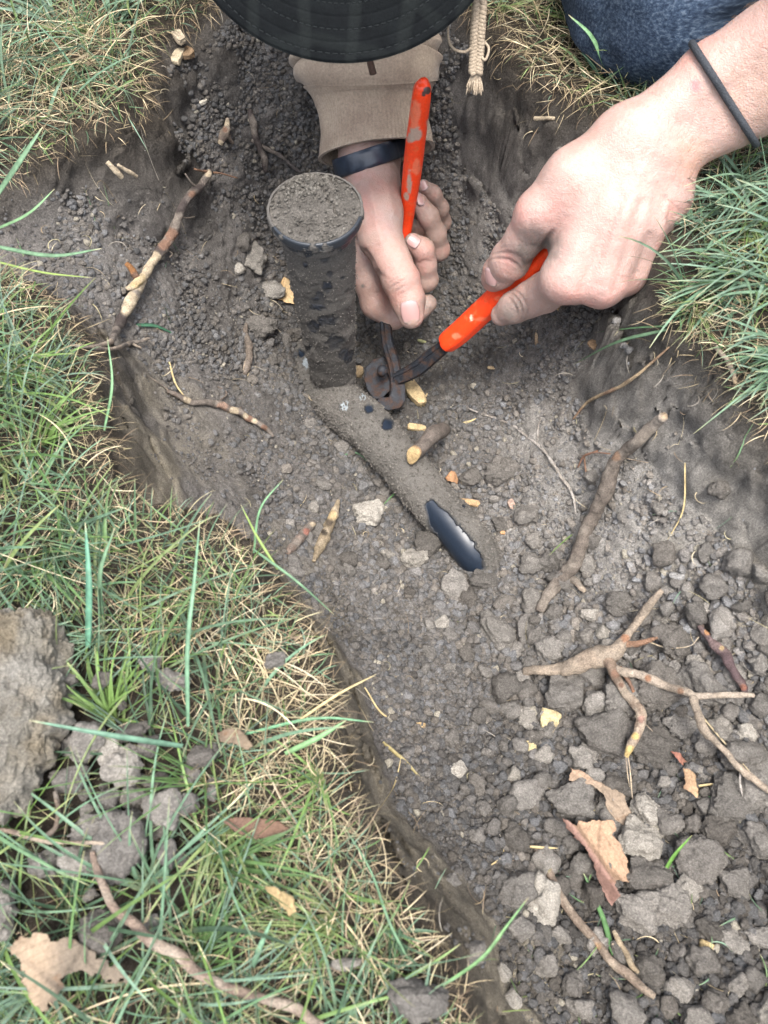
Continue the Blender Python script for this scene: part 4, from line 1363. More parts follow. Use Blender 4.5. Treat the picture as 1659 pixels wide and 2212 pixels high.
def cuff_folds(s, a, V):
    rib = .00030 * np.sin(a * 100)
    return rib + fbm(V, 25, 3, 73) * .0028 + .0012 * np.exp(-((s - .0) / .05) ** 2) - .0016 * np.exp(-((s - .93) / .03) ** 2) + .0012 * np.exp(-((s - .86) / .03) ** 2)
sleeve('cuff', [(688,344,938,318,.612,.68),(689,320,936,300,.611,.70),(692,290,931,272,.610,.76),(690,250,928,238,.608,.76),(678,216,929,206,.605,.76),(664,192,936,184,.602,.76),(652,178,944,170,.600,.78)], 400, M['knit'], hoodie, cuff_folds, thick=.0026)

# drawstring: a three strand braid with a frayed end
m = Mat('cotton_cord', 0.95, 0.1)
n1 = m.noise(1300, 4, 0.7)
m.base(m.ramp(n1, [(0.3, (0.16, 0.125, 0.09)), (0.7, (0.40, 0.33, 0.25))]))
m.bump([(n1, 1.0)], 0.0006, 0.7)
M['cord'] = m.m
mbd = MB()
rows = catmull([(1036,-90,.430),(1036,0,.436),(1032,60,.444),(1030,110,.452),(1027,160,.459)], 30)
C = D(rows[:, 0], rows[:, 1], rows[:, 2])
T_, N_, B_ = frames(C)
ph = np.linspace(0, 2 * np.pi * 8.5, len(C))
for k in range(3):
    p_ = ph + k * 2 * np.pi / 3
    side_ = np.cross(T_, -ray(1030, 80)); side_ /= np.linalg.norm(side_, axis=1)[:, None]
    dep = np.cross(side_, T_)
    Cc = C + side_ * (0.0030 * np.sin(p_))[:, None] + dep * (0.0014 * np.sin(2 * p_))[:, None]
    Vv, Ff = tube(Cc, 0.0016, 8, True, .1, 900, k); mbd.add(Vv, Ff)
end = C[-1]
rg2 = np.random.default_rng(4)
for k in range(46):
    a = rg2.uniform(-1, 1)
    e_ = end + side_[-1] * a * .0055 + dep[-1] * rg2.uniform(-.004, .004) + T_[-1] * rg2.uniform(.006, .011)
    pts = catmull([end - T_[-1] * .002 + side_[-1] * a * .001, end + T_[-1] * .004 + side_[-1] * a * .0042, e_], 4)
    Vv, Ff = tube(pts, np.linspace(.0006, .00035, len(pts)), 4); mbd.add(Vv, Ff)
for pts in ([(980,-10,.45),(968,60,.45),(975,100,.452),(1003,112,.452),(1028,95,.448)], [(1046,90,.45),(1056,105,.45),(1048,130,.452),(1038,118,.452)], [(1045,-20,.44),(1047,50,.446),(1043,90,.45)]):
    rr = catmull(pts, 8)
    Vv, Ff = tube(D(rr[:, 0], rr[:, 1], rr[:, 2]), .0008, 6, True, .2, 700, 3); mbd.add(Vv, Ff)
ds = mbd.build('drawstring', M['cord'], hoodie)
ds['label'] = 'braided tan drawstring with a frayed end'
m = Mat('toggle_leather', 0.5, 0.4); m.base(m.ramp(m.noise(600), [(0.3, (0.035, 0.022, 0.016)), (0.7, (0.10, 0.06, 0.045))])); M['toggle'] = m.m
rr = catmull([(795,110,.520),(800,135,.528),(806,160,.535)], 6)
Vv, Ff = tube(D(rr[:, 0], rr[:, 1], rr[:, 2]), np.linspace(.0022, .0026, len(rr)), 10, True, .05, 400, 1, flat=.6)
tg = make_mesh('cord_end', Vv, Ff, M['toggle'], hoodie)

# ---------------------------------------------------------------- jeans
m = Mat('denim', 0.9, 0.2)
mp = m.n('ShaderNodeMapping'); mp.inputs['Rotation'].default_value = (0, 0, R(-20))
m.l(m.coord(), mp.inputs['Vector'])
mp2 = m.n('ShaderNodeMapping'); mp2.inputs['Scale'].default_value = (60, 560, 560)
m.l(mp.outputs[0], mp2.inputs['Vector'])
nz = m.noise(1.0, 3, .7, vec=mp2.outputs[0])
n2 = m.noise(18, 4); n3 = m.noise(1400, 2)
c = m.ramp(nz, [(0.36, (0.018, 0.030, 0.055)), (0.52, (0.042, 0.066, 0.108)), (0.66, (0.105, 0.14, 0.19))])
c = m.mix(1.0, c, m.ramp(n2, [(0.35, 0.6), (0.7, 1.25)]), 'MULTIPLY')
m.base(c)
m.bump([(nz, 1.0), (n3, .4)], 0.0006, 0.8)
M['denim'] = m.m
js = [(knL, knL + np.array([.0, .03, .0]), .064, .066), (knL + np.array([0, .02, .015]), hipL, .068, .105), (knL + np.array([0, .02, 0]), knL + np.array([.02, .38, 0]), .060, .048),
      (knR, knR + np.array([0, .02, 0]), .062, .062), (knR + np.array([0, .02, .015]), hipR, .066, .105), (knR + np.array([0, .02, 0]), knR + np.array([-.02, .38, 0]), .060, .048), (hipL, hipR, .12, .12)]
lo = np.min([np.minimum(s_[0], s_[1]) - .14 for s_ in js], 0); hi = np.max([np.maximum(s_[0], s_[1]) + .14 for s_ in js], 0)
fd = Field(lo, hi, 0.005)
sl, f = fd.group(js, 0.02, 0.03)
fd.union(sl, f, .001)
Vj, Qj = surface(fd.F, fd.lo, 0.005)
Nj = vnormals(Vj, Qj)
Vj = Vj + Nj * (0.006 * fbm(Vj, 16, 3, 81) + 0.0025 * (np.abs(fbm(Vj * np.array([1, .5, 1]), 40, 2, 83)) * 2 - .5))[:, None]
jeans = make_mesh('jeans', Vj, [Qj], M['denim'], person)
jeans['label'] = 'worn blue jeans, left knee on the grass'
# boots on the feet, behind
m = Mat('boot_leather', 0.6, 0.3); m.base((0.06, 0.04, 0.028)); M['boot'] = m.m
for kn, sx in ((knL, .03), (knR, -.03)):
    ft = kn + np.array([sx, .46, -.01]); ft[2] = .045
    sg = [(ft, ft + np.array([0, .10, -.015]), .040, .036), (ft + np.array([0, .10, -.015]), ft + np.array([0, .17, -.02]), .036, .030), (ft, ft + np.array([0, -.04, .02]), .040, .042)]
    lo = np.min([np.minimum(s_[0], s_[1]) - .07 for s_ in sg], 0); hi = np.max([np.maximum(s_[0], s_[1]) + .07 for s_ in sg], 0)
    fd = Field(lo, hi, .005); sl, f = fd.group(sg, .015, .03); fd.union(sl, f, .001)
    Vv, Qv = surface(fd.F, fd.lo, .005)
    make_mesh('boot', Vv, [Qv], M['boot'], person)

# ---------------------------------------------------------------- cap: visor over the right sleeve
m = Mat('cap_cloth', 0.85, 0.25)
mp = m.n('ShaderNodeMapping'); mp.inputs['Rotation'].default_value = (0, 0, R(8))
m.l(m.coord(), mp.inputs['Vector'])
wa = m.n('ShaderNodeTexWave', Scale=11.0, Distortion=2.5, Detail=3.0); wa.bands_direction = 'X'; m.l(mp.outputs[0], wa.inputs['Vector'])
wb = m.n('ShaderNodeTexWave', Scale=15.0, Distortion=2.0, Detail=3.0); wb.bands_direction = 'Y'; m.l(mp.outputs[0], wb.inputs['Vector'])
n1 = m.noise(900, 4, .7); n2 = m.noise(60, 4)
c = m.ramp(n2, [(0.3, (0.0022, 0.0028, 0.0034)), (0.7, (0.005, 0.0062, 0.007))])
c = m.mix(m.ramp(wa.outputs['Fac'], [(0.80, 0.0), (0.95, 0.5)]), c, (0.010, 0.012, 0.012))
c = m.mix(m.ramp(wb.outputs['Fac'], [(0.82, 0.0), (0.95, 0.4)]), c, (0.009, 0.011, 0.011))
c = m.mix(1.0, c, m.ramp(n1, [(0.3, 0.75), (0.7, 1.25)]), 'MULTIPLY')
m.base(c)
m.bump([(n1, 1.0)], 0.0005, 0.6)
m.b.inputs['Specular IOR Level'].default_value = 0.08
M['cap'] = m.m
m = Mat('cap_thread', 0.8, 0.2); m.base((0.008, 0.010, 0.011)); M['thread'] = m.m
E0 = D(742, 137, .420)
vv = np.array([0.0, .66, .75]); vv /= np.linalg.norm(vv)
nn_ = np.array([0.0, -.75, .66]); exv = np.array([1.0, 0.0, 0.0])
RV = 0.0975
vc = E0 + vv * RV
def vis(r_, th, off=0.0):
    a = -np.cos(th) * RV * r_; b = -np.sin(th) * RV * r_
    zz = -3.2 * a * a + 0.5 * b * b * 0 + off
    return vc + exv * a[..., None] + vv * b[..., None] + nn_ * zz[..., None]
rr_, tt_ = np.meshgrid(np.linspace(0.0, 1, 30), np.linspace(-.25, math.pi + .25, 90), indexing='ij')
edge = 0.0012 * (1 - sstep(.985, 1.0, rr_) * .8)
stitch = sum(-.0006 * np.exp(-((rr_ - q_s) / .006) ** 2) for q_s in (.66, .72, .78, .84, .90, .955))
rr2, tt2 = np.meshgrid(np.unique(np.concatenate([np.linspace(0, .6, 12), np.linspace(.6, 1, 90)])), np.linspace(-.25, math.pi + .25, 120), indexing='ij')
st2 = sum(-.0003 * np.exp(-((rr2 - q_s) / .006) ** 2) for q_s in (.66, .72, .78, .84, .90, .955))
top = vis(rr2, tt2, .0016 + st2 - .0010 * sstep(.985, 1, rr2)); bot = vis(rr2, tt2, -.0016 + .0010 * sstep(.985, 1, rr2))
n, k = rr2.shape
i, j = np.meshgrid(np.arange(n - 1), np.arange(k - 1), indexing='ij')
q_ = np.stack([i * k + j, (i + 1) * k + j, (i + 1) * k + j + 1, i * k + j + 1], -1).reshape(-1, 4)
jj = np.arange(k - 1)
o1 = (n - 1) * k
rimq = np.stack([o1 + jj, o1 + jj + 1, o1 + jj + 1 + n * k, o1 + jj + n * k], -1)
# crown
Vc, Fc = ico(5)
Vc = Vc[:, :]
ccen = hd + np.array([0, .0, .022])
Rm_ = np.stack([exv, vv, nn_], 1)
Vw = Vc * np.array([.086, .100, .098])
keep = Vc[:, 2] > -0.12
fk = keep[Fc].all(1)
mp_ = -np.ones(len(Vc), int); mp_[keep] = np.arange(keep.sum())
Vk = (Vw[keep] @ Rm_.T) + ccen
cap = make_mesh('cap', Vk, [mp_[Fc[fk]]], M['cap'], person)
cap['label'] = 'dark plaid cap with a stitched visor'
make_mesh('visor', np.concatenate([top.reshape(-1, 3), bot.reshape(-1, 3)]), [q_, q_[:, ::-1] + n * k, rimq], M['cap'], cap)
mth = MB()
for q_s in (.72, .84, .955):
    for th in np.arange(-.2, math.pi + .2, .045):
        t3 = np.linspace(th, th + .028, 3)
        Vv, Ff = tube(vis(np.full(3, q_s), t3, np.full(3, .0014)), .00035, 5); mth.add(Vv, Ff)
mth.build('stitching', M['thread'], cap)
# hair at the back and sides of the head
Vw = Vc * np.array([.083, .092, .092]); keep = (Vc[:, 2] > -.75) & (Vc[:, 1] > -.15)
fk = keep[Fc].all(1); mp_ = -np.ones(len(Vc), int); mp_[keep] = np.arange(keep.sum())
m = Mat('hair', 0.7, 0.3); m.base(m.ramp(m.noise(300, 3), [(0.3, (0.03, 0.018, 0.010)), (0.7, (0.09, 0.055, 0.03))])); M['hair'] = m.m
make_mesh('hair', (Vw[keep] @ Rm_.T) * 1.0 + hd + np.array([0, .012, .012]), [mp_[Fc[fk]]], M['hair'], person)

# fine hairs on the bare forearm and the back of the left hand
pu_, pv_, pt_ = project(VL)
fr_ = (NL * (np.array([0, 0, CAM_H]) - VL)).sum(1) > 0
wgt = np.exp(-(((pu_ - 1440) / 90) ** 2 + ((pv_ - 290) / 90) ** 2)) + .8 * (pu_ > 1490) + .9 * np.exp(-(((pu_ - 1540) / 90) ** 2 + ((pv_ - 330) / 70) ** 2))
rg_h = np.random.default_rng(31)
ids = np.where((rg_h.random(len(VL)) < .016 * wgt) & (pu_ < 1700))[0]
mbh = MB()
dirh = D(1420, 420, .46) - D(1500, 300, .46); dirh /= np.linalg.norm(dirh)
for i_ in ids:
    nn5 = NL[i_]
    dd = dirh + rg_h.normal(0, .45, 3); dd -= nn5 * (dd @ nn5); dd /= np.linalg.norm(dd)
    L5 = rg_h.uniform(.003, .0075)
    pts = np.array([VL[i_] - nn5 * .0001, VL[i_] + dd * L5 * .5 + nn5 * L5 * .22, VL[i_] + dd * L5 + nn5 * L5 * .20])
    Vv, Ff = tube(pts, np.array([.00005, .00004, .00002]), 3, False)
    mbh.add(Vv, Ff)
m = Mat('arm_hair_strand', 0.5, 0.3); m.base((0.22, 0.13, 0.07)); M['armhair'] = m.m
oh = mbh.build('arm_hair', M['armhair'], person)
oh['kind'] = 'stuff'
# ---------------------------------------------------------------- sprinkler and its buried pipe
def muddy(name):
    m = Mat(name, 0.9, 0.4)
    m.pos()
    c = m.attr()
    n1 = m.noise(1100, 4, 0.75); n2 = m.noise(260, 4, 0.6)
    bw = m.n('ShaderNodeRGBToBW'); m.l(c, bw.inputs[0])
    k = m.mix(1.0, c, m.ramp(n1, [(0.25, 0.6), (0.5, 1.0), (0.78, 1.45)]), 'MULTIPLY')
    m.base(k)
    rg_ = m.ramp(bw.outputs[0], [(0.030, 0.36), (0.06, 0.95)])
    m.l(rg_, m.b.inputs['Roughness'])
    mul = m.n('ShaderNodeMath', operation='MULTIPLY'); m.l(n1, mul.inputs[0]); m.l(m.ramp(bw.outputs[0], [(0.030, 0.0), (0.06, 1.0)]), mul.inputs[1])
    m.bump([(mul.outputs[0], 1.0)], 0.0034, 1.0)
    m.b.inputs['Coat Weight'].default_value = 0.0
    return m.m
M['muddy'] = muddy('mud_caked_plastic')
MUD = np.array([0.150, 0.138, 0.124]); BLK = np.array([0.008, 0.010, 0.014]); BLU = np.array([0.011, 0.017, 0.028])

def mud_mask(V, spots, seed, thr=0.0, sharp=0.06, amp=.6):
    e = np.full(len(V), -1.0)
    for u, v, t, rp, w in spots:
        pu, pv, pt = project(V)
        d = np.sqrt((pu - u) ** 2 + (pv - v) ** 2) / rp
        e = np.maximum(e, w - d)
    nz = fbm(V, 300, 3, seed) * .5 + fbm(V, 90, 2, seed + 4) * .5
    nz = nz + .25 * fbm(V, 700, 3, seed + 6)
    return sstep(-sharp, sharp, e - .12 + nz * amp)          # 1 where the plastic shows

def lathe_mesh(c, prof, sides):
    a = np.linspace(0, 2 * np.pi, sides, endpoint=False)
    r = np.array([p_[0] for p_ in prof]); z = np.array([p_[1] for p_ in prof])
    V = np.stack([c[0] + r[:, None] * np.cos(a), c[1] + r[:, None] * np.sin(a), np.broadcast_to(z[:, None], (len(r), sides))], -1)
    i, j = np.meshgrid(np.arange(len(r) - 1), np.arange(sides), indexing='ij')
    q_ = np.stack([i * sides + j, i * sides + (j + 1) % sides, (i + 1) * sides + (j + 1) % sides, (i + 1) * sides + j], -1).reshape(-1, 4)
    return V, q_

def grains(V, Nn, ex_, n, s0, s1, seed, name, parent, origin=None):
    rg_ = np.random.default_rng(seed)
    pick = rg_.integers(0, len(Nn), n * 2)
    pick = pick[ex_[pick] < .3][:n]
    mb_ = MB()
    for k in range(8):
        V0, F0 = lump(1, k + 100, .3)
        pk = pick[k::8]
        W = V[pk][:, None] + Nn[pk][:, None] * .0003 + V0[None] * rg_.uniform(s0, s1, (len(pk), 1, 1)) + rg_.normal(0, .0004, (len(pk), 1, 3))
        FF = (F0[None] + (np.arange(len(pk)) * len(V0))[:, None, None]).reshape(-1, 3)
        mb_.add(W.reshape(-1, 3), FF, np.repeat(np.array([.175, .162, .145]) * rg_.uniform(.8, 1.4, (len(pk), 1)), len(V0), axis=0))
    o_ = mb_.build(name, M['crumb'], parent)
    o_['kind'] = 'stuff'
    if origin is not None: to_local(o_, origin)
top_c = D(681, 450, .476)
zt = top_c[2]
spk = empty('sprinkler', (top_c[0], top_c[1], -0.2))
tag(spk, 'mud-caked black pop-up sprinkler standing upright in the pit with soil packed in its wide cap', 'sprinkler')
loc0 = np.array([top_c[0], top_c[1], 0])
def to_local(o, origin):
    """move a mesh made in world places under an Empty at origin"""
    me = o.data
    n = len(me.vertices)
    co = np.empty(n * 3, np.float32); me.vertices.foreach_get('co', co)
    co = co.reshape(-1, 3) - np.array(origin, np.float32)
    me.vertices.foreach_set('co', co.ravel()); me.update()
    return o
so = np.array([top_c[0], top_c[1], -0.2])
# body
zz = np.linspace(zt - .010, -0.215, 170)
rr_b = np.interp(zz, [-0.215, -0.16, -0.08, zt - .030, zt - .012], [.0172, .0180, .0208, .0226, .0236])
V, q_ = lathe_mesh(loc0, list(zip(rr_b, zz)), 160)
n0_ = V - loc0; n0_[..., 2] = 0; n0_ /= np.linalg.norm(n0_, axis=-1)[..., None]
Vf = V.reshape(-1, 3)
ex = mud_mask(Vf, [(688,655,0,30,.75),(690,640,0,14,.9),(700,690,0,22,.7),(678,705,0,20,.7),(722,740,0,24,.8),(748,768,0,24,.85),(712,590,0,12,.6),(700,560,0,18,.6),(660,570,0,14,.5),(705,620,0,20,.7),(715,690,0,20,.7),(670,750,0,16,.6),(740,600,0,10,.5)], 401)
dsp = (1 - ex) * (0.0008 + .0011 * fbm(Vf, 110, 3, 403) + .0005 * (np.abs(fbm(Vf, 380, 3, 404)) * 2 - .3)) + 0.0015 * sstep(.3, .6, fbm(Vf, 55, 2, 406)) * (1 - ex)
Vf = Vf + n0_.reshape(-1, 3) * dsp[:, None]
exs = (ex * (.65 + .6 * fbm(Vf, 240, 3, 408)).clip(0, 1))[:, None]
col = MUD * .74 * (1 - exs) * (1 + .25 * fbm(Vf, 70, 3, 405)[:, None]) + BLU * exs
to_local(make_mesh('riser_body', Vf, [q_], M['muddy'], spk, col=col), so)
grains(Vf, n0_.reshape(-1, 3), ex, 3200, .0002, .0006, 6, 'soil_grains', spk, so)
# cap ring
prof = [(.0205, zt - .016), (.0245, zt - .0165), (.0252, zt - .0110), (.0262, zt - .0085), (.0292, zt - .0065), (.0297, zt - .0030), (.0297, zt - .0006), (.0290, zt + .0006), (.0278, zt + .0004), (.0272, zt - .0022), (.0, zt - .0035)]
prof = [(a_, b_) for a_, b_ in catmull(prof, 5)]
V, q_ = lathe_mesh(loc0, prof, 200)
Vf = V.reshape(-1, 3)
ex = mud_mask(Vf, [(690,532,0,30,.5),(640,522,0,40,.85),(740,505,0,50,1.0),(600,500,0,26,.5),(770,480,0,22,.7),(664,548,0,20,.5)], 411)
nrm_ = Vf - loc0; nrm_[:, 2] = 0; nrm_ /= np.linalg.norm(nrm_, axis=1)[:, None] + 1e-9
Vf = Vf + nrm_ * ((1 - ex) * (.0003 + .0006 * fbm(Vf, 300, 3, 413)))[:, None]
col = MUD * (1 - ex[:, None]) + np.array([.020, .024, .030]) * ex[:, None]
to_local(make_mesh('cap_ring', Vf, [q_], M['muddy'], spk, col=col), so)
# soil packed in the cap, cracked, higher at the back
na, nr = 260, 90
a = np.linspace(0, 2 * np.pi, na, endpoint=False); rr = np.linspace(0, 1, nr)
RR, AA = np.meshgrid(rr, a, indexing='ij')
edge_n = 1 + .012 * fbm(np.stack([np.cos(AA) * 3, np.sin(AA) * 3, 0 * AA], -1), 3, 3, 421)
X_ = loc0[0] + .0284 * RR * edge_n * np.cos(AA); Y_ = loc0[1] + .0284 * RR * edge_n * np.sin(AA)
pz = np.stack([X_, Y_, 0 * X_], -1)
lx, ly = (X_ - loc0[0]) / .0284, (Y_ - loc0[1]) / .0284
hgt = .0026 * (1 - RR ** 3) + .0034 * np.exp(-((lx + .15) ** 2 + (ly - .62) ** 2) / .12) + .0011 * fbm(pz, 170, 3, 423) + .0007 * fbm(pz, 500, 3, 425) + .0009 * np.abs(fbm(pz, 320, 2, 427))
wob = .07 * fbm(pz, 150, 3, 429)
def crk(x0, y0, x1, y1, w):
    dx, dy = x1 - x0, y1 - y0
    t_ = np.clip(((lx - x0) * dx + (ly - y0) * dy) / (dx * dx + dy * dy), 0, 1)
    d_ = np.hypot(lx - x0 - t_ * dx + wob, ly - y0 - t_ * dy + wob)
    return np.exp(-(d_ / w) ** 2)
hgt = hgt - .0026 * (crk(.10, .62, .50, -.22, .030) + .6 * crk(.30, .35, .85, .28, .022) + .5 * crk(.5, -.2, .9, -.32, .02) + .4 * crk(.1, .62, -.3, .5, .03))
lumps = sstep(.25, .5, fbm(pz, 260, 2, 431)) * np.exp(-((lx + .05) ** 2 + (ly - .6) ** 2) / .25)
hgt = hgt + .0016 * lumps
Vt = np.stack([X_, Y_, zt - .0012 + hgt], -1).reshape(-1, 3)
i, j = np.meshgrid(np.arange(nr - 1), np.arange(na), indexing='ij')
q_ = np.stack([i * na + j, i * na + (j + 1) % na, (i + 1) * na + (j + 1) % na, (i + 1) * na + j], -1).reshape(-1, 4)
tcol = np.array([.118, .108, .096]) * (0.85 + .5 * (0.5 + .5 * fbm(Vt, 120, 3, 433)))[:, None]
to_local(make_mesh('soil_plug', Vt, [q_[:, ::-1]], M['crumb'], spk, col=tcol), so)
mb = MB()
rg3 = np.random.default_rng(9)
for k in range(420):
    a_ = rg3.uniform(0, 6.28); r_ = .0275 * math.sqrt(rg3.random())
    bk_ = rg3.random() < .45
    if bk_: a_ = rg3.normal(1.8, .5); r_ = rg3.uniform(.008, .0275)
    x, y = loc0[0] + r_ * math.cos(a_), loc0[1] + r_ * math.sin(a_)
    V0, F0 = lump(1, k % 8 + 100, .3)
    s_ = rg3.uniform(.0004, .0011) * (1.35 if bk_ else 1)
    lz = zt + .0012 + .0026 * (1 - (r_ / .0284) ** 3) + (.0030 * math.exp(-((x - loc0[0]) / .0284 + .15) ** 2 / .12 - ((y - loc0[1]) / .0284 - .62) ** 2 / .12)) - .0012
    mb.add(V0 * s_ + np.array([x, y, lz]), F0, np.array([.16, .148, .130]) * rg3.uniform(.6, 1.4))
to_local(mb.build('soil_grains', M['crumb'], spk), so)
for c_ in (rng.integers(0, 9, 1),): pass

# the pipe: comes from the upper left, passes the sprinkler's foot, runs to the lower right and dives
pp = [(585,650,-.216,.0145),(650,765,-.213,.0150),(705,840,-.201,.0168),(750,885,-.192,.0184),(795,920,-.1885,.0176),(852,985,-.1852,.0166),(917,1062,-.1840,.0160),(975,1128,-.1835,.0160),(1022,1190,-.189,.0156),(1056,1240,-.208,.0148),(1110,1310,-.230,.0145)]
rows = catmull([(*P(a_, b_, z_), r_) for a_, b_, z_, r_ in pp], 34)
Vp, Fp = tube(rows[:, :3], rows[:, 3], 110, True)
ctr_ = np.repeat(rows[:, :3], 110, axis=0)
nv = len(ctr_)
nd_ = np.zeros_like(Vp); nd_[:nv] = Vp[:nv] - ctr_; nd_ /= np.linalg.norm(nd_, axis=1)[:, None] + 1e-9
ex = mud_mask(Vp, [*[(932 + 80 * k_, 1094 + 122 * k_, 0, 14 + 19 * min(1, k_ * 2.0), 1.12) for k_ in np.linspace(0, 1, 26)],(797,884,0,14,.85),(836,918,0,17,.9),(1000,1095,0,7,.7),(935,1085,0,10,.7),(650,765,0,16,.7),(660,785,0,12,.7),(735,888,0,15,.9)], 441, sharp=.20, amp=.36)
dsp = (1 - ex) * (.0013 + .0013 * fbm(Vp, 90, 3, 443) + .0010 * (np.abs(fbm(Vp, 330, 3, 444)) * 2 - .3))
Vp = Vp + nd_ * dsp[:, None]
col = np.array([.168, .157, .141]) * (1 + .35 * fbm(Vp, 60, 3, 445))[:, None] * (1 - ex[:, None]) + BLU * ex[:, None]
pu_, pv_, _ = project(Vp)
glint = np.maximum.reduce([np.exp(-(((pu_ - 661) / 7) ** 2 + ((pv_ - 785) / 16) ** 2)), np.exp(-(((pu_ - 743) / 10) ** 2 + ((pv_ - 878) / 12) ** 2)), np.exp(-(((pu_ - 783) / 8) ** 2 + ((pv_ - 858) / 9) ** 2))])  # blue-white glints painted into the pipe colour
glint = sstep(.35, .6, glint + .25 * fbm(Vp, 300, 2, 447))[:, None]
col = col * (1 - glint) + np.array([.42, .47, .50]) * glint
pipe = make_mesh('water_pipe', Vp, Fp, M['muddy'], col=col)
tag(pipe, 'black irrigation pipe half buried in the pit floor, its lower end scraped shiny', 'pipe')
grains(Vp, nd_, np.where(np.arange(len(Vp)) < nv, ex, 1.0), 9500, .0003, .0011, 5, 'soil_grains', pipe)
# a strap saddle where sprinkler and pipe meet
sad = MB()
for s0, s1, rr0 in ((.0, 1.0, .0212),):
    cc_ = catmull([P(716,858,-.195), P(745,882,-.1925), P(772,902,-.1905)], 16)
    Vv, Ff = tube(cc_, np.interp(np.linspace(0, 1, len(cc_)), [0, .15, .85, 1], [.0160, .0188, .0188, .0172]), 90)
    ex = mud_mask(Vv, [(783,860,0,16,.9),(800,885,0,14,.9)], 451)
    nn2 = np.zeros_like(Vv); nn2[:-2] = Vv[:-2] - np.repeat(cc_, 90, axis=0); nn2 /= np.linalg.norm(nn2, axis=1)[:, None] + 1e-9
    Vv = Vv + nn2 * ((1 - ex) * (.0006 + .0018 * fbm(Vv, 110, 3, 453) + .0012 * (np.abs(fbm(Vv, 330, 3, 454)) * 2 - .3)))[:, None]
    pu_, pv_, _ = project(Vv)
    glint = np.maximum(np.exp(-(((pu_ - 745) / 11) ** 2 + ((pv_ - 876) / 12) ** 2)), np.exp(-(((pu_ - 783) / 8) ** 2 + ((pv_ - 856) / 9) ** 2)))  # painted glints again, on the coupling
    glint = sstep(.35, .6, glint + .25 * fbm(Vv, 300, 2, 455))[:, None]
    cl = np.array([.165, .152, .135]) * (1 - ex[:, None]) + BLU * ex[:, None]
    cl = cl * (1 - glint) + np.array([.42, .47, .50]) * glint
    sad.add(Vv, Ff, cl)
    grains(Vv, nn2, ex, 1500, .0003, .0010, 15, 'soil_grains', pipe)
sad.build('pipe_coupling', M['muddy'], pipe)

# ---------------------------------------------------------------- pliers
pl0 = D(843, 812, .640)
pli = empty('pliers', tuple(pl0))
tag(pli, 'rusty nipper pliers with scuffed orange dipped handles held in both hands', 'pliers')
m = Mat('orange_vinyl', 0.36, 0.45)
m.pos()
c = m.attr(); n1 = m.noise(500, 4, .7); n2 = m.noise(120, 3)
sc_ = m.ramp(n2, [(0.57, 0.0), (0.66, 0.6)])
c = m.mix(sc_, c, (0.62, 0.105, 0.035))
m.base(m.mix(1.0, c, m.ramp(n1, [(0.3, 0.85), (0.7, 1.1)]), 'MULTIPLY'))
m.bump([(n1, .5), (n2, .5)], .0005, .4)
M['orange'] = m.m
m = Mat('rusty_steel', 0.5, 0.3)
m.pos()
n1 = m.noise(140, 4, .65); n2 = m.noise(700, 4, .7)
f = m.ramp(n1, [(0.46, 0.0), (0.62, 1.0)])
c = m.mix(f, (0.016, 0.018, 0.023), (0.040, 0.022, 0.015))
c = m.mix(1.0, c, m.ramp(n2, [(0.3, 0.45), (0.7, 1.5)]), 'MULTIPLY')
m.base(c)
m.l(m.ramp(f, [(0, 0.25), (1, 0.05)]), m.b.inputs['Metallic'])
m.l(m.ramp(n1, [(0.35, 0.52), (0.62, 0.85)]), m.b.inputs['Roughness'])
m.bump([(n2, 1.0)], .0006, .6)
M['steel'] = m.m
ORG = np.array([0.72, 0.050, 0.010])
def grip(rows, seed, patches):
    rw_ = catmull(rows, 26)
    C = D(rw_[:, 0], rw_[:, 1], rw_[:, 2])
    r_ = rw_[:, 3] / FPX * rw_[:, 2]
    Vv, Ff = tube(C, r_, 48, True)
    # eight soft flats, like a dipped pressed handle
    nv_ = len(C) * 48
    ctr2 = np.repeat(C, 48, axis=0)
    d_ = Vv[:nv_] - ctr2
    ang = np.tile(np.linspace(0, 2 * np.pi, 48, endpoint=False), len(C))
    k_ = 1 - .07 * (np.cos(ang * 4) > .3) * np.abs(np.cos(ang * 4)) - .03 * np.cos(ang * 2)
    Vv[:nv_] = ctr2 + d_ * k_[:, None]
    col = np.tile(ORG, (len(Vv), 1))
    pu_, pv_, pt_ = project(Vv)
    for u, v, a_, b_, cc_, w_ in patches:
        k2 = sstep(.30, .55, np.exp(-(((pu_ - u) / a_) ** 2 + ((pv_ - v) / b_) ** 2)) + .35 * fbm(Vv, 260, 3, seed))[:, None] * w_
        col = col * (1 - k2) + np.array(cc_) * k2
    return to_local(make_mesh('grip', Vv, Ff, M['orange'], pli, col=col), pl0)
TANP = (0.34, 0.27, 0.215); PKP = (0.62, 0.17, 0.09)
grip([(913,171,.491,5),(914,177,.493,13),(913,188,.496,19),(911,205,.502,22),(905,250,.520,22.5),(896,320,.548,23),(889,380,.570,22),(883,430,.588,19),(878,480,.604,15),(870,530,.613,13)], 501,
     [(922,195,8,9,(0.06,.035,.03),1.0),(915,203,5,6,(0.06,.035,.03),1.0),(896,250,12,36,PKP,.8),(898,292,16,14,TANP,.95),(886,300,9,12,TANP,.8),(884,395,6,24,TANP,.9),(900,360,10,18,PKP,.7),(878,425,6,10,TANP,.9),(925,265,5,10,TANP,.7)])
grip([(957,747,.6035,8),(963,742,.602,20),(972,735,.598,23.5),(1000,712,.588,25),(1060,656,.563,26),(1110,612,.543,26),(1160,566,.520,26),(1210,520,.500,26),(1240,494,.492,24),(1252,484,.488,10)], 503,
     [(1018,685,3,9,(0.8,.55,.42),.9),(985,725,10,7,PKP,.8),(1075,645,10,5,PKP,.6),(1040,690,14,5,PKP,.5)])
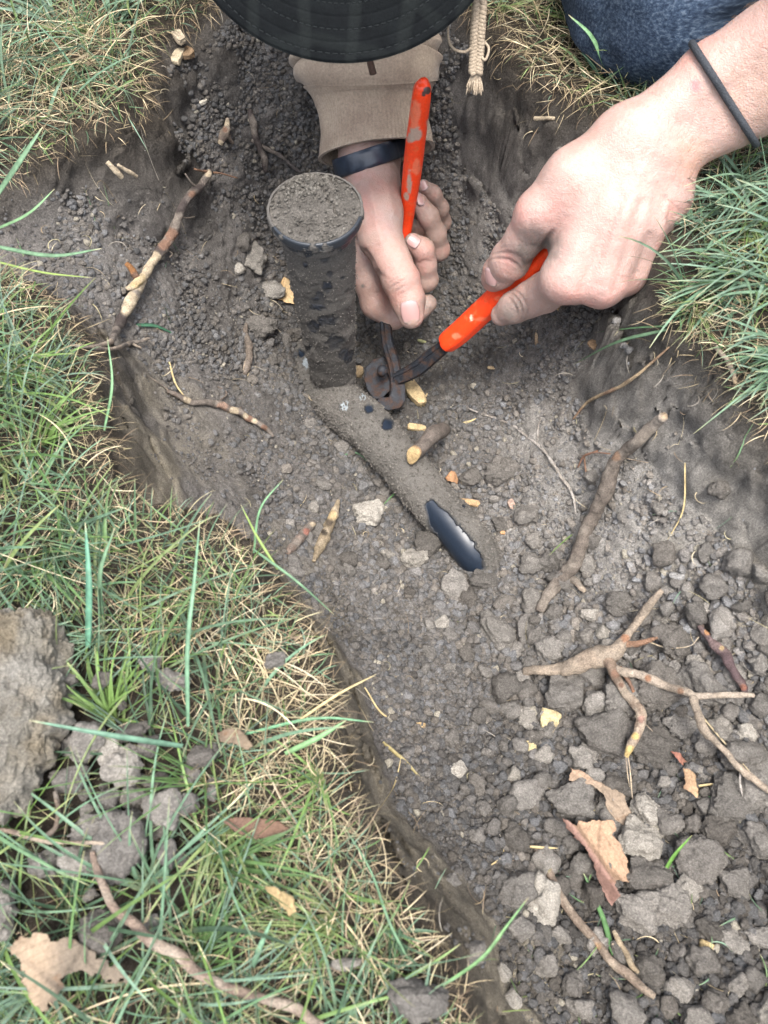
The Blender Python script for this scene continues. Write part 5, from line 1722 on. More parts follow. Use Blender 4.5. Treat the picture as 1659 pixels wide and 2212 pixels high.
def bar(name, rows, flat=None, sides=16, rough=.04, parent=None):
    rw_ = catmull(rows, 14)
    C = D(rw_[:, 0], rw_[:, 1], rw_[:, 2])
    r_ = rw_[:, 3] / FPX * rw_[:, 2]
    Vv, Ff = tube(C, r_, sides, True, rough, 300, 5, flat=flat)
    return to_local(make_mesh(name, Vv, Ff, M['steel'], parent or pli), pl0)
def flatbar(name, rows, roll=0.0):
    """forged bar of chamfered rectangular section; rows (u, v, t, width, thickness) in picture units"""
    rw_ = catmull(rows, 12)
    C = D(rw_[:, 0], rw_[:, 1], rw_[:, 2])
    sc2 = rw_[:, 2] / FPX
    T_ = np.gradient(C, axis=0); T_ /= np.linalg.norm(T_, axis=1)[:, None]
    view = -ray(845, 760); view = view / np.linalg.norm(view) + roll * np.array([1.0, 0, 0])
    S_ = np.cross(T_, view); S_ /= np.linalg.norm(S_, axis=1)[:, None]
    U_ = np.cross(S_, T_)
    sec = [(-1, -.6), (-1, .35), (-.72, 1), (.15, 1.0), (.3, .82), (.45, 1.0), (.78, .9), (1, .35), (1, -.6), (.6, -1), (-.6, -1)]
    V = np.stack([C + S_ * (a_ * rw_[:, 3] * sc2 / 2)[:, None] + U_ * (b_ * rw_[:, 4] * sc2 / 2)[:, None] for a_, b_ in sec], 1)
    n, k = len(C), len(sec)
    V = V + (fbm(V.reshape(-1, 3), 260, 3, 95) * .0003).reshape(n, k, 1) * U_[:, None]
    i_, j_ = np.meshgrid(np.arange(n - 1), np.arange(k), indexing='ij')
    q_ = np.stack([i_ * k + j_, i_ * k + (j_ + 1) % k, (i_ + 1) * k + (j_ + 1) % k, (i_ + 1) * k + j_], -1).reshape(-1, 4)
    V = V.reshape(-1, 3); o0 = len(V)
    V = np.vstack([V, C[0], C[-1]]); jj_ = np.arange(k)
    t3 = np.vstack([np.stack([np.full(k, o0), (jj_ + 1) % k, jj_], -1), np.stack([np.full(k, o0 + 1), (n - 1) * k + jj_, (n - 1) * k + (jj_ + 1) % k], -1)])
    o = to_local(make_mesh(name, V, [q_, t3], M['steel'], pli, smooth=False), pl0)
    return o
flatbar('handle_shank', [(872,530,.617,18,16),(850,596,.620,22,18),(836,640,.622,25,18),(833,690,.627,26,18),(837,740,.633,26,18),(850,785,.638,28,20),(855,825,.642,26,20),(852,862,.646,24,20)])
flatbar('handle_shank', [(985,725,.595,26,20),(955,752,.607,30,22),(930,772,.617,34,22),(905,793,.626,34,22),(880,808,.634,32,22),(856,818,.640,28,20)])
import bmesh as _bm
def plate(name, poly, t, thick):
    """jaw cut from thick steel: outline in the picture at depth t, worked away from us"""
    bm = _bm.new()
    vs = [bm.verts.new(D(u, v, t)) for u, v in poly]
    f_ = bm.faces.new(vs)
    f_.normal_update()
    vw_ = ray(840, 830); vw_ = vw_ / np.linalg.norm(vw_)
    r_ = _bm.ops.extrude_face_region(bm, geom=[f_])
    for v_ in [x for x in r_['geom'] if isinstance(x, _bm.types.BMVert)]:
        v_.co += Vector(vw_ * thick)
    _bm.ops.recalc_face_normals(bm, faces=bm.faces)
    _bm.ops.bevel(bm, geom=[e_ for e_ in bm.edges], offset=.0012, segments=2, affect='EDGES', profile=.6)
    _bm.ops.triangulate(bm, faces=[f2 for f2 in bm.faces if len(f2.verts) > 4])
    me = bpy.data.meshes.new(name); bm.to_mesh(me); bm.free()
    me.materials.append(M['steel'])
    o = bpy.data.objects.new(name, me); COLL.objects.link(o); o.parent = pli
    return to_local(o, pl0)
plate('jaw', [(836,772),(860,782),(870,806),(876,838),(876,866),(864,882),(838,887),(818,880),(811,868),(822,858),(840,858),(846,842),(842,815),(832,796)], .6385, .009)
plate('jaw', [(868,806),(856,780),(832,769),(806,776),(789,793),(786,818),(793,842),(806,862),(822,864),(836,850),(850,838)], .6455, .009)
# pivot bolt with a domed head
cpi, npi = D(826, 800, .626), np.array([0.05, -.45, .89])
npi = npi / np.linalg.norm(npi)
Vv, Ff = tube(np.array([cpi - npi * .010, cpi, cpi + npi * .0012, cpi + npi * .0024]), np.array([.0042, .0046, .0040, .0022]), 20)
to_local(make_mesh('pivot_bolt', Vv, Ff, M['steel'], pli), pl0)

# ---------------------------------------------------------------- roots, sticks and twigs
m = Mat('root_bark', 0.85, 0.25)
m.pos()
c = m.attr(); n1 = m.noise(900, 4, .7); n2 = m.noise(180, 3, .6)
k = m.mix(1.0, c, m.ramp(n1, [(0.25, 0.5), (0.5, 1.0), (0.8, 1.6)]), 'MULTIPLY')
k = m.mix(1.0, k, m.ramp(n2, [(0.3, 0.7), (0.7, 1.25)]), 'MULTIPLY')
m.base(k)
m.bump([(n1, 1.0), (n2, 1.0)], .0018, 1.0)
M['bark'] = m.m
CRM = (0.42, 0.345, 0.245); BRN = (0.145, 0.112, 0.092); GRB = (0.185, 0.158, 0.134); ORN = (0.18, 0.108, 0.076); PAL = (0.30, 0.245, 0.19); DRK = (0.062, 0.050, 0.046); WHT = (0.36, 0.33, 0.30)
def root_tube(mb, pts, c1, c2=None, mixf=.5, seed=0, sides=12, patches=(), n=16, lump_=.18):
    """pts: (u, v, lift in mm, radius in picture units)"""
    W = []
    for u, v, lf, rp in pts:
        g = G(u, v)
        t = project(g[None])[2][0]
        g = D(u, v, t); r_ = rp / FPX * t
        g2 = D(u, v, t - (lf * .001 + r_ * .6))
        W.append((*g2, r_))
    rw_ = catmull(W, n)
    rw_[:, :3] += fbm(rw_[:, :3], 80, 2, seed + 3)[:, None] * rw_[:, 3:4] * .5
    r_ = np.maximum(rw_[:, 3], .00025) * (1 + lump_ * fbm(rw_[:, :3], 130, 2, seed))
    Vv, Ff = tube(rw_[:, :3], r_, sides + 6, True, .20, 260, seed)
    f_ = sstep(-.15, .25, fbm(Vv, 95, 3, seed + 7) + (mixf - .5))[:, None]
    c2 = c2 or c1
    col = np.array(c1) * (1 - f_) + np.array(c2) * f_
    if patches:
        pu_, pv_, _ = project(Vv)
        for u, v, rp, cc_ in patches:
            k2 = sstep(.25, .55, np.exp(-((pu_ - u) ** 2 + (pv_ - v) ** 2) / rp ** 2) + .25 * fbm(Vv, 200, 2, seed + 9))[:, None]
            col = col * (1 - k2) + np.array(cc_) * k2
    mb.add(Vv, Ff, col)
_rk = [0]
def root(label, strands, cat='root', name='root', group=None, rootlets=()):
    _rk[0] += 31
    mb = MB()
    for k, st in enumerate(strands):
        root_tube(mb, st[0], *st[1:3], seed=_rk[0] + k * 5, **(st[3] if len(st) > 3 else {}))
    o = mb.build(name, M['bark'])
    tag(o, label, cat, group)
    if rootlets:
        mb = MB()
        for k, st in enumerate(rootlets):
            root_tube(mb, st[0], *st[1:3], seed=_rk[0] + 100 + k, sides=6, n=6)
        mb.build('rootlet', M['bark'], o)
    return o

root('broken root with peeled cream wood and orange patches leaning on the upper left pit wall',
     [([(455,370,10,6),(436,398,10,8),(405,430,10,9),(388,462,10,9),(375,500,10,11),(352,535,10,11),(330,565,10,9.5),(305,610,10,10.5),(288,640,10,12),(272,672,9,11),(258,700,7,10),(240,738,4,6)], DRK, GRB,
       dict(mixf=.45, patches=[(370,505,15,ORN),(355,530,14,ORN),(415,420,8,ORN),(335,558,16,CRM),(318,585,18,CRM),(303,615,17,CRM),(285,648,19,CRM),(276,668,14,CRM),(450,375,8,CRM)])),
      ([(306,606,13,7),(290,590,16,8),(272,570,18,5)], (0.25,0.12,0.05), ORN), ([(308,600,15,8),(290,615,16,8),(274,622,14,4)], CRM, (0.5,.38,.2))],
     rootlets=[([(455,372,12,2),(480,376,10,2),(513,385,8,1.6)], (0.3,.17,.1), ORN), ([(420,365,10,2),(455,371,12,2.5)], (0.3,.17,.1), ORN), ([(400,375,6,1.5),(414,395,7,2),(424,402,8,2)], GRB, GRB),
               ([(360,540,10,1.2),(372,548,10,1),(366,556,9,1)], PAL, PAL), ([(382,462,10,1.2),(402,470,9,1),(420,468,9,1)], PAL, PAL)])
root('thin brown root end forking at the foot of the broken root by the left grass',
     [([(240,738,5,6),(215,747,5,5),(190,750,5,4),(152,746,4,3)], GRB, PAL), ([(205,752,5,4),(250,752,7,4),(280,742,8,5),(300,738,9,4),(322,730,10,3)], GRB, PAL), ([(285,742,8,3),(305,752,8,2)], PAL, PAL)])
root('short knobbly root with orange bark on the shoulder of the left pit wall',
     [([(362,845,3,4),(385,855,4,6),(405,862,5,7),(425,868,6,6),(455,868,6,7),(470,873,6,9),(490,880,6,8),(510,890,7,7),(535,902,7,7),(560,918,7,6),(578,930,6,5),(590,942,5,3)], GRB, BRN,
       dict(mixf=.4, patches=[(405,862,9,CRM),(480,878,12,(0.3,.2,.15)),(505,888,10,CRM),(535,902,10,ORN),(530,898,6,CRM),(570,925,8,ORN),(550,910,6,CRM)]))],
     rootlets=[([(470,870,4,2),(490,850,3,2),(470,835,2,1.5)], GRB, BRN), ([(515,890,6,3),(520,880,6,3)], GRB, BRN), ([(300,800,2,1.2),(350,832,3,1.6),(365,846,3,2)], GRB, PAL)])
root('thick soil-covered root running down the right slope to a cut pale upper end',
     [([(1432,902,14,10.4),(1408,922,14,12.0),(1380,950,14,12.0),(1355,972,14,12.0),(1335,990,14,12.8),(1320,1020,12,15.2),(1310,1060,11,16.0),(1290,1100,10,14.4),(1270,1140,9,13.6),(1255,1190,9,14.4),(1235,1225,9,15.2),(1205,1258,8,14.4),(1180,1290,7,12.8),(1165,1320,6,9.6)], (0.120,.100,.084), (0.180,.155,.130),
       dict(mixf=.5, patches=[(1420,912,20,(0.25,.215,.18)),(1390,940,22,(0.23,.195,.16)),(1330,985,10,(0.17,.11,.075)),(1436,899,9,(0.36,.27,.18))])),
      ([(1215,1245,4,7),(1235,1250,5,8),(1250,1268,5,7),(1262,1280,4,4)], (0.17,.145,.12), PAL)],
     rootlets=[([(1324,985,8,1.5),(1345,988,10,1.5),(1400,1000,10,1)], PAL, PAL), ([(1318,980,9,1.5),(1290,978,9,1.2),(1255,985,6,1)], (0.22,.12,.08), BRN), ([(1290,975,8,2),(1262,985,6,2.5),(1248,1010,4,2)], (0.22,.12,.08), ORN), ([(1262,985,5,2),(1266,1025,4,2)], (0.22,.12,.08), ORN)])
root('large forked root with four pale arms lying over the pebbly heap',
     [([(1130,1452,8,8),(1180,1447,10,11),(1230,1440,12,15),(1270,1425,14,20),(1300,1418,15,22),(1325,1412,15,16),(1350,1380,15,10),(1372,1350,15,9),(1390,1325,14,10),(1410,1298,13,8),(1430,1275,11,5)], (0.20,.165,.13), PAL,
       dict(patches=[(1350,1378,10,(0.24,.13,.08)),(1270,1425,24,(0.27,.215,.165))])),
      ([(1300,1425,16,15),(1325,1440,17,9),(1345,1450,18,9),(1372,1455,18,8),(1400,1468,18,9),(1440,1482,18,8),(1478,1496,22,8),(1500,1503,24,7),(1540,1502,22,7),(1590,1502,18,6),(1628,1503,14,4)], (0.26,.215,.17), (0.34,.285,.23),
       dict(patches=[(1400,1466,8,(0.28,.15,.09)),(1470,1493,8,(0.24,.15,.1))])),
      ([(1495,1505,24,8),(1505,1540,24,8),(1520,1575,24,9),(1540,1600,22,7),(1575,1630,17,7),(1600,1658,16,8),(1635,1690,16,7),(1680,1722,15,6)], (0.23,.19,.15), PAL),
      ([(1310,1425,17,13),(1330,1460,18,10),(1348,1490,18,10),(1368,1520,18,10),(1382,1545,18,11),(1378,1580,18,9),(1362,1610,18,9),(1352,1635,18,5)], (0.19,.14,.105), PAL,
       dict(patches=[(1360,1625,14,(0.40,.30,.13)),(1372,1590,9,(0.40,.29,.12)),(1330,1455,10,ORN),(1385,1555,9,(0.25,.15,.12)),(1342,1480,7,ORN)])),
      ([(1318,1408,15,6),(1345,1395,14,6),(1385,1388,14,6),(1420,1378,14,3)], (0.22,.13,.085), PAL)],
     rootlets=[([(1340,1440,16,5),(1355,1465,17,4),(1370,1495,17,4)], ORN, (0.3,.13,.05)), ([(1378,1540,18,2),(1392,1560,17,1.5),(1410,1580,16,1)], PAL, PAL), ([(1392,1560,17,1.2),(1388,1580,16,1)], PAL, PAL),
               ([(1356,1632,17,1.6),(1362,1680,15,1.4),(1366,1725,13,1)], CRM, PAL), ([(1352,1632,17,1.6),(1355,1670,15,1.2),(1360,1700,14,1)], CRM, PAL), ([(1600,1660,16,3),(1598,1690,15,2.5),(1604,1720,14,1)], WHT, WHT),
               ([(1385,1380,12,1.5),(1440,1398,12,1.5),(1490,1395,12,1.2),(1510,1375,11,1)], CRM, WHT)])
root('purplish dark root curving down the right edge beside a yellow stain',
     [([(1510,1352,7,5),(1525,1368,8,8),(1545,1390,9,10),(1560,1410,9,11),(1575,1440,9,10),(1590,1465,9,9),(1605,1485,8,8),(1612,1500,7,4)], (0.085,.058,.060), (0.14,.10,.095),
       dict(patches=[(1528,1365,7,(0.38,.2,.1)),(1560,1400,6,(0.3,.22,.12)),(1606,1485,8,(0.22,.1,.07))])), ([(1512,1340,6,3),(1518,1355,7,4)], (0.1,.07,.06), BRN)])
root('hairy pale root thread crossing the right slope towards the pipe',
     [([(1003,878,2,1.4),(1030,890,2,2),(1060,900,2,2.4),(1100,915,2,2.6),(1140,945,2,3),(1175,975,2,3.2),(1200,1010,2,4),(1222,1045,2,3.4),(1238,1075,2,3),(1244,1110,1,2)], (0.27,.24,.21), WHT, dict()),
      ([(1160,962,2,1.6),(1163,920,2,1.6),(1168,905,2,1)], (0.27,.24,.21), WHT)])
root('thin yellow-brown root curving down from the right grass to the middle of the slope',
     [([(1445,750,3,2),(1400,790,3,3),(1370,815,3,4),(1340,835,3,4),(1310,848,3,3.4),(1270,868,3,3),(1238,905,2,2)], (0.26,.17,.11), (0.36,.27,.17), dict(n=12))])
root('gnarled short root poking from the upper pit wall left of the sleeve',
     [([(540,235,2,5),(545,270,3,8),(555,310,4,7),(570,345,4,7),(574,370,3,4)], DRK, GRB), ([(545,300,3,4),(575,320,4,4),(610,340,4,4),(650,375,3,3)], (0.12,.105,.1), GRB)])
root('small stubby root fragment with orange bark on the upper pit wall',
     [([(492,255,4,4),(490,275,5,7),(482,295,6,9),(475,312,5,5)], BRN, PAL, dict(patches=[(490,265,7,CRM),(486,280,7,ORN),(474,310,8,CRM)])), ([(492,290,5,5),(504,308,4,3)], BRN, PAL)])
root('dark upright root end below the broken leaf fold, left of the sprinkler foot',
     [([(530,700,2,5),(533,730,3,7),(538,760,3,8),(536,790,3,8),(530,808,3,4)], (0.13,.105,.085), GRB)], rootlets=[([(530,780,3,2),(525,800,3,1.5)], PAL, PAL)])
root('bent grey root hanging on the right bank under the grass',
     [([(1545,750,3,5),(1568,775,4,5),(1580,800,4,6),(1588,830,4,4)], (0.24,.18,.11), PAL)])
root('long thin pale root running through the lower left grass to the bottom edge',
     [([(200,1840,14,6),(210,1875,16,8),(225,1920,16,9),(245,1965,15,9),(285,1995,14,10),(335,2035,14,12),(385,2060,14,12),(430,2100,13,11),(480,2130,13,10),(560,2155,12,9),(640,2180,12,10),(720,2230,11,9)], (0.22,.165,.13), (0.30,.25,.20), dict(n=12))],
     rootlets=[([(300,2000,13,2),(320,1985,12,2),(325,1950,12,1.5)], PAL, CRM), ([(215,1870,14,2),(235,1850,14,2),(250,1862,12,1.5)], PAL, CRM)])
root('spidery light root wrapped over the pale clod at the left edge of the grass',
     [([(-20,1790,14,4),(40,1800,16,5),(90,1815,16,6),(150,1820,18,4),(220,1822,18,3),(262,1838,16,2)], (0.24,.18,.14), PAL), ([(90,1812,16,6),(118,1790,16,5),(125,1750,14,5),(118,1710,12,4)], (0.17,.13,.1), GRB),
      ([(200,1825,18,2),(260,1790,16,2),(320,1760,14,2),(350,1740,12,1)], CRM, PAL)])
STK = dict(cat='stick', name='stick')
root('long brown stick lying diagonally at the bottom right with a pale upper tip',
     [([(1158,1828,6,7),(1172,1850,7,9),(1190,1895,7,9),(1215,1940,7,9),(1240,1975,7,9),(1270,2015,7,10),(1305,2060,7,9),(1345,2095,7,10),(1385,2130,7,9),(1415,2152,6,7)], (0.20,.155,.12), PAL,
       dict(patches=[(1182,1875,9,(0.24,.22,.11)),(1290,2045,8,(0.3,.2,.12)),(1160,1830,9,(0.16,.13,.11))]))], **STK)
root('short knotted twig standing beside the long diagonal stick',
     [([(1325,2012,6,4),(1335,2035,7,6),(1350,2060,7,6),(1365,2085,7,6),(1378,2100,6,4)], (0.27,.21,.14), CRM), ([(1335,2036,7,3),(1322,2040,7,2)], PAL, PAL)], cat='stick', name='twig')
root('split stick with a pale face leaning in the loose soil left of the pipe',
     [([(730,1082,8,4),(722,1105,8,8),(710,1135,8,11),(698,1165,7,12),(685,1195,6,8),(678,1212,5,4)], (0.24,.19,.125), CRM, dict(patches=[(712,1128,9,(0.07,.055,.04)),(700,1150,7,(0.07,.055,.04)),(718,1112,12,(0.45,.34,.19))]))], **STK)
root('short grey-red stick beside the split stick',
     [([(675,1132,6,7),(660,1148,6,10),(642,1170,5,10),(622,1192,4,7)], GRB, (0.21,.16,.13), dict(patches=[(662,1148,8,(0.26,.12,.09)),(676,1133,6,CRM)]))], **STK)
root('small twig across the upper right pit edge',
     [([(1155,256,4,4),(1175,257,4,4),(1196,257,4,4)], CRM, CRM)], cat='stick', name='twig')
root('pale broken straw stem at the lip of the left gully',
     [([(232,350,10,5),(250,368,11,6),(262,385,11,5)], CRM, PAL), ([(255,355,12,3),(275,368,12,4),(296,381,11,3)], CRM, CRM)], cat='stick', name='twig')

# sawn stub resting on the pipe
pa, pb_ = D(893, 983, .585), D(936, 938, .600)
st = empty('root_stub', tuple(pb_))
tag(st, 'freshly cut root stub with a pale oval face poking over the pipe', 'root')
mb = MB()
rw_ = catmull([(*pa, .0048), (*(pa * .7 + pb_ * .3), .0052), (*(pa * .3 + pb_ * .7), .0060), (*pb_, .0065), (*(pb_ * 1.6 - pa * .6 - np.array([0, 0, .012])), .006)], 10)
Vv, Ff = tube(rw_[:, :3], rw_[:, 3], 20, True, .12, 350, 77)
o = make_mesh('bark', Vv, Ff, M['bark'], st, col=np.tile(np.array([.12, .10, .086]), (len(Vv), 1))); to_local(o, pb_)
ax_n = (pa - pb_); ax_n /= np.linalg.norm(ax_n); ax_n = ax_n + np.array([-.25, -.5, .55]); ax_n /= np.linalg.norm(ax_n)
e1 = np.cross(ax_n, np.array([0, 0, 1.0])); e1 /= np.linalg.norm(e1); e2 = np.cross(e1, ax_n)
a = np.linspace(0, 2 * np.pi, 28, endpoint=False)
ringv = lambda r_, o_: pa + ax_n * o_ + (e1 * np.cos(a)[:, None] + e2 * np.sin(a)[:, None] * 1.55) * r_ * (1 + .07 * np.sin(a * 3))[:, None]
Vv = np.vstack([ringv(.0049, -.003), ringv(.0050, .0016), ringv(.0043, .0022), ringv(.0015, .0020)])
kk = 28; q_ = np.vstack([np.stack([np.arange(kk) + b_ * kk, (np.arange(kk) + 1) % kk + b_ * kk, (np.arange(kk) + 1) % kk + (b_ + 1) * kk, np.arange(kk) + (b_ + 1) * kk], -1) for b_ in range(3)])
Vv = np.vstack([Vv, pa + ax_n * .0019]); tr_ = np.stack([np.arange(kk) + 3 * kk, (np.arange(kk) + 1) % kk + 3 * kk, np.full(kk, 4 * kk)], -1)
cf = np.tile(np.array([.46, .33, .17]), (len(Vv), 1)); cf[:kk] = (.2, .13, .08); cf[-1] = (.3, .2, .1)
to_local(make_mesh('cut_face', Vv, [q_, tr_], M['bark'], st, col=cf), pb_)

# ---------------------------------------------------------------- wood chips
def chip(u, v, l, w, ang, label, col=(0.42, 0.32, 0.18), h=None, lift=2.0, name='wood_chip', cat='wood chip', group=None, seed=0):
    g = G(u, v)
    t = project(g[None])[2][0]
    L_, W_ = l / FPX * t / 2, w / FPX * t / 2
    Hh = (h / FPX * t / 2) if h else W_ * .6
    nx_, ny_, nz_ = 22, 9, 7
    def face(n1_, n2_):
        return np.meshgrid(np.linspace(-1, 1, n1_), np.linspace(-1, 1, n2_), indexing='ij')
    Vs, Fs, off = [], [], 0
    for axn, sgn in ((0, 1), (0, -1), (1, 1), (1, -1), (2, 1), (2, -1)):
        o_ = [i_ for i_ in range(3) if i_ != axn]
        nn3 = [nx_, ny_, nz_]
        A, B = face(nn3[o_[0]], nn3[o_[1]])
        p = np.zeros(A.shape + (3,)); p[..., axn] = sgn; p[..., o_[0]] = A; p[..., o_[1]] = B
        i_, j_ = np.meshgrid(np.arange(A.shape[0] - 1), np.arange(A.shape[1] - 1), indexing='ij')
        kk_ = A.shape[1]
        q_ = np.stack([i_ * kk_ + j_, (i_ + 1) * kk_ + j_, (i_ + 1) * kk_ + j_ + 1, i_ * kk_ + j_ + 1], -1).reshape(-1, 4) + off
        flip = (sgn < 0) != (axn == 1)
        Fs.append(q_[:, ::-1] if flip else q_); Vs.append(p.reshape(-1, 3)); off += A.size
    Vc_ = np.concatenate(Vs)
    sh = Vc_ * (1 - .10 * np.abs(Vc_[:, [1, 2, 0]]) ** 3)
    sh[:, 1] *= 1 - .35 * np.clip(Vc_[:, 0] * (1 if seed % 2 else -1), 0, 1) ** 2
    sh[:, 0] += .18 * fbm(np.c_[Vc_[:, 1] * 2, Vc_[:, 2] * 2, 0 * Vc_[:, 0]], 2.0, 2, seed)
    sh[:, 1:] *= (1 + .16 * fbm(Vc_ * np.array([.8, 3, 3]), 1.5, 3, seed + 1))[:, None]
    V = sh * np.array([L_, W_, Hh])
    ca, sa = math.cos(R(-ang)), math.sin(R(-ang))
    V = np.stack([V[:, 0] * ca - V[:, 1] * sa, V[:, 0] * sa + V[:, 1] * ca, V[:, 2]], -1)
    V = V + g + np.array([0, 0, lift * .001 + Hh * .3])
    col_ = np.array(col) * (1 + .25 * fbm(Vc_ * np.array([1, 5, 5]), 1.4, 3, seed + 2))[:, None]
    o = make_mesh(name, V, Fs, M['bark'], col=col_)
    tag(o, label, cat, group)
    return o
chip(897, 858, 60, 30, 58, 'thick pale wood chip just right of the plier jaws', h=20, lift=4, seed=1)
chip(917, 855, 12, 8, 20, 'tiny wood crumb beside the thick pale chip', lift=2, seed=2)
chip(900, 928, 38, 15, 8, 'blunt yellow wood chip above the sawn stub', seed=3, lift=3)
chip(1012, 1090, 44, 14, 12, 'slim orange wood chip right of the buried pipe', (0.40, .27, .15), seed=4, lift=4)
chip(776, 812, 18, 26, 5, 'small brown wood block between sprinkler foot and plier jaws', (0.27, .2, .12), seed=5, lift=5)
chip(1160, 732, 36, 12, 95, 'oval brown seed husk below the hand on the right', (0.34, .25, .16), seed=6, name='seed_husk', cat='seed')
chip(1066, 798, 26, 6, 5, 'thin splinter right of the orange handle end', (0.44, .33, .2), seed=7)
chip(913, 741, 22, 6, 20, 'small yellow-green splinter between the two handles', (0.34, .34, .18), seed=8)
chip(440, 226, 18, 12, -30, 'square white wood flake on the upper left bank', (0.5, .46, .38), seed=9)
chip(1104, 1092, 14, 24, -20, 'pinkish bark flake right of the pipe', (0.36, .26, .21), seed=10, h=5)
chip(1188, 1556, 44, 40, 10, 'large cream wood flake left of the broad angular clod', (0.46, .38, .22), seed=11, h=6, lift=5)
chip(1140, 1612, 30, 20, -10, 'smaller cream wood flake below the white-faced pebble', (0.44, .36, .2), seed=12, h=6, lift=3)
chip(1528, 2044, 42, 17, 25, 'oval tan seed husk in the lower right corner', (0.45, .34, .18), seed=13, name='seed_husk', cat='seed', lift=3)
chip(908, 1568, 20, 13, 10, 'tan wood crumb on the dark middle floor', (0.36, .26, .14), seed=14)
chip(1208, 672, 24, 9, 40, 'splinter peeking out from under the hand on the right', (0.42, .3, .16), seed=15)
chip(1280, 748, 24, 20, 45, 'curled brown bark flake below the right hand', (0.3, .2, .12), seed=16, h=6)
chip(1010, 1688, 12, 12, 0, 'tiny pale flake in the dark middle floor', (0.42, .34, .2), seed=17, h=4)
chip(1085, 1153, 10, 8, 0, 'small orange crumb on the right slope', (0.42, .25, .13), seed=18)
chip(392, 100, 34, 22, 60, 'torn white wood fragment stuck in the top left bank', (0.40, .33, .24), seed=19, h=14, lift=6)
chip(388, 140, 20, 46, 12, 'split pale bark strip hanging below the torn wood fragment', (0.44, .37, .26), seed=20, h=10, lift=6)
chip(408, 128, 26, 30, 30, 'curled brown bark shred at the top left bank', (0.22, .15, .09), seed=21, h=12, lift=4)
chip(1075, 1062, 5, 11, 10, 'tiny bright blue plastic scrap on the right slope', (0.02, .22, .42), seed=22, h=3, name='plastic_scrap', cat='scrap')
chip(672, 618, 20, 8, -15, 'cream flake stuck to the side of the sprinkler', (0.42, .32, .2), seed=23, h=3, lift=0)
# ---------------------------------------------------------------- leaves
m = Mat('dry_leaf', 0.8, 0.2)
m.pos()
c = m.attr(); n1 = m.noise(700, 4, .7); n2 = m.noise(150, 4, .6)
k = m.mix(1.0, c, m.ramp(n1, [(0.3, 0.75), (0.7, 1.2)]), 'MULTIPLY')
k = m.mix(m.ramp(n2, [(0.60, 0.0), (0.70, 0.55)]), k, (0.12, 0.065, 0.035))
m.base(k)
m.bump([(n1, .6), (n2, 1.0)], .0012, .7)
M['leaf'] = m.m
def leaf(label, poly, shape, cols, lift=2.0, res=.00045, jag=.0007, seed=0, z=None, cat='leaf', name='dead_leaf'):
    """poly in picture places; shape(a, b) -> height in mm for a, b in 0..1 across the outline; cols(a, b) -> colour"""
    pu0 = np.array(poly, float)
    cu, cv = pu0.mean(0)
    g = G(cu, cv)
    zz_ = g[2] if z is None else z
    W = np.array([P(u, v, zz_)[:2] for u, v in poly])
    lo_, hi_ = W.min(0) - .001, W.max(0) + .001
    xs = np.arange(lo_[0], hi_[0], res); ys = np.arange(lo_[1], hi_[1], res)
    X, Y = np.meshgrid(xs, ys, indexing='ij')
    pts = np.stack([X.ravel(), Y.ravel()], -1)
    sd_ = poly_sd(pts, W) + jag * fbm(np.c_[pts, 0 * pts[:, 0]], 420, 2, seed)
    sd_ = sd_.reshape(X.shape)
    A = (X - lo_[0]) / (hi_[0] - lo_[0]); B = (Y - lo_[1]) / (hi_[1] - lo_[1])
    hz = H(X, Y)
    base_z = hz * .15 + (g[2] if z is None else z) * .85
    w1 = np.abs(A - .5 - .25 * (B - .5)); side_v = np.abs(np.sin((B * 1.4 + w1 * 1.6) * 13))
    veins = np.clip(np.exp(-(w1 / .02) ** 2) + .7 * np.exp(-(side_v / .16) ** 2), 0, 1)
    vein_h = -.0005 * veins
    Z = base_z + lift * .001 + shape(A, B) * .001 + .0016 * fbm(np.stack([X, Y, 0 * X], -1), 130, 4, seed + 2) + vein_h
    keep = sd_ > 0
    ny_ = X.shape[1]
    i_, j_ = np.meshgrid(np.arange(X.shape[0] - 1), np.arange(ny_ - 1), indexing='ij')
    ok = keep[:-1, :-1] & keep[1:, :-1] & keep[1:, 1:] & keep[:-1, 1:]
    q_ = np.stack([i_ * ny_ + j_, (i_ + 1) * ny_ + j_, (i_ + 1) * ny_ + j_ + 1, i_ * ny_ + j_ + 1], -1)[ok]
    V = np.stack([X, Y, Z], -1).reshape(-1, 3)
    used = np.unique(q_)
    mp3 = -np.ones(len(V), int); mp3[used] = np.arange(len(used))
    col = cols(A, B)
    col = np.broadcast_to(col, X.shape + (3,)).reshape(-1, 3)[used]
    col = col * (1 + .18 * fbm(V[used], 120, 3, seed + 5))[:, None]
    col = col * (1 - .28 * veins.reshape(-1)[used])[:, None]
    o = make_mesh(name, V[used], [mp3[q_]], M['leaf'], col=col)
    md = o.modifiers.new('thickness', 'SOLIDIFY'); md.thickness = .00022; md.offset = 0
    tag(o, label, cat)
    return o
z6 = lambda *p: [(1061.8 + .3698 * a_, 1393.6 + .3698 * b_) for a_, b_ in p]
def c2(ca, cb, f):
    return lambda A, B: np.array(ca) * (1 - f(A, B)[..., None]) + np.array(cb) * f(A, B)[..., None]
fold = lambda A, B: A - (.86 - .80 * B)
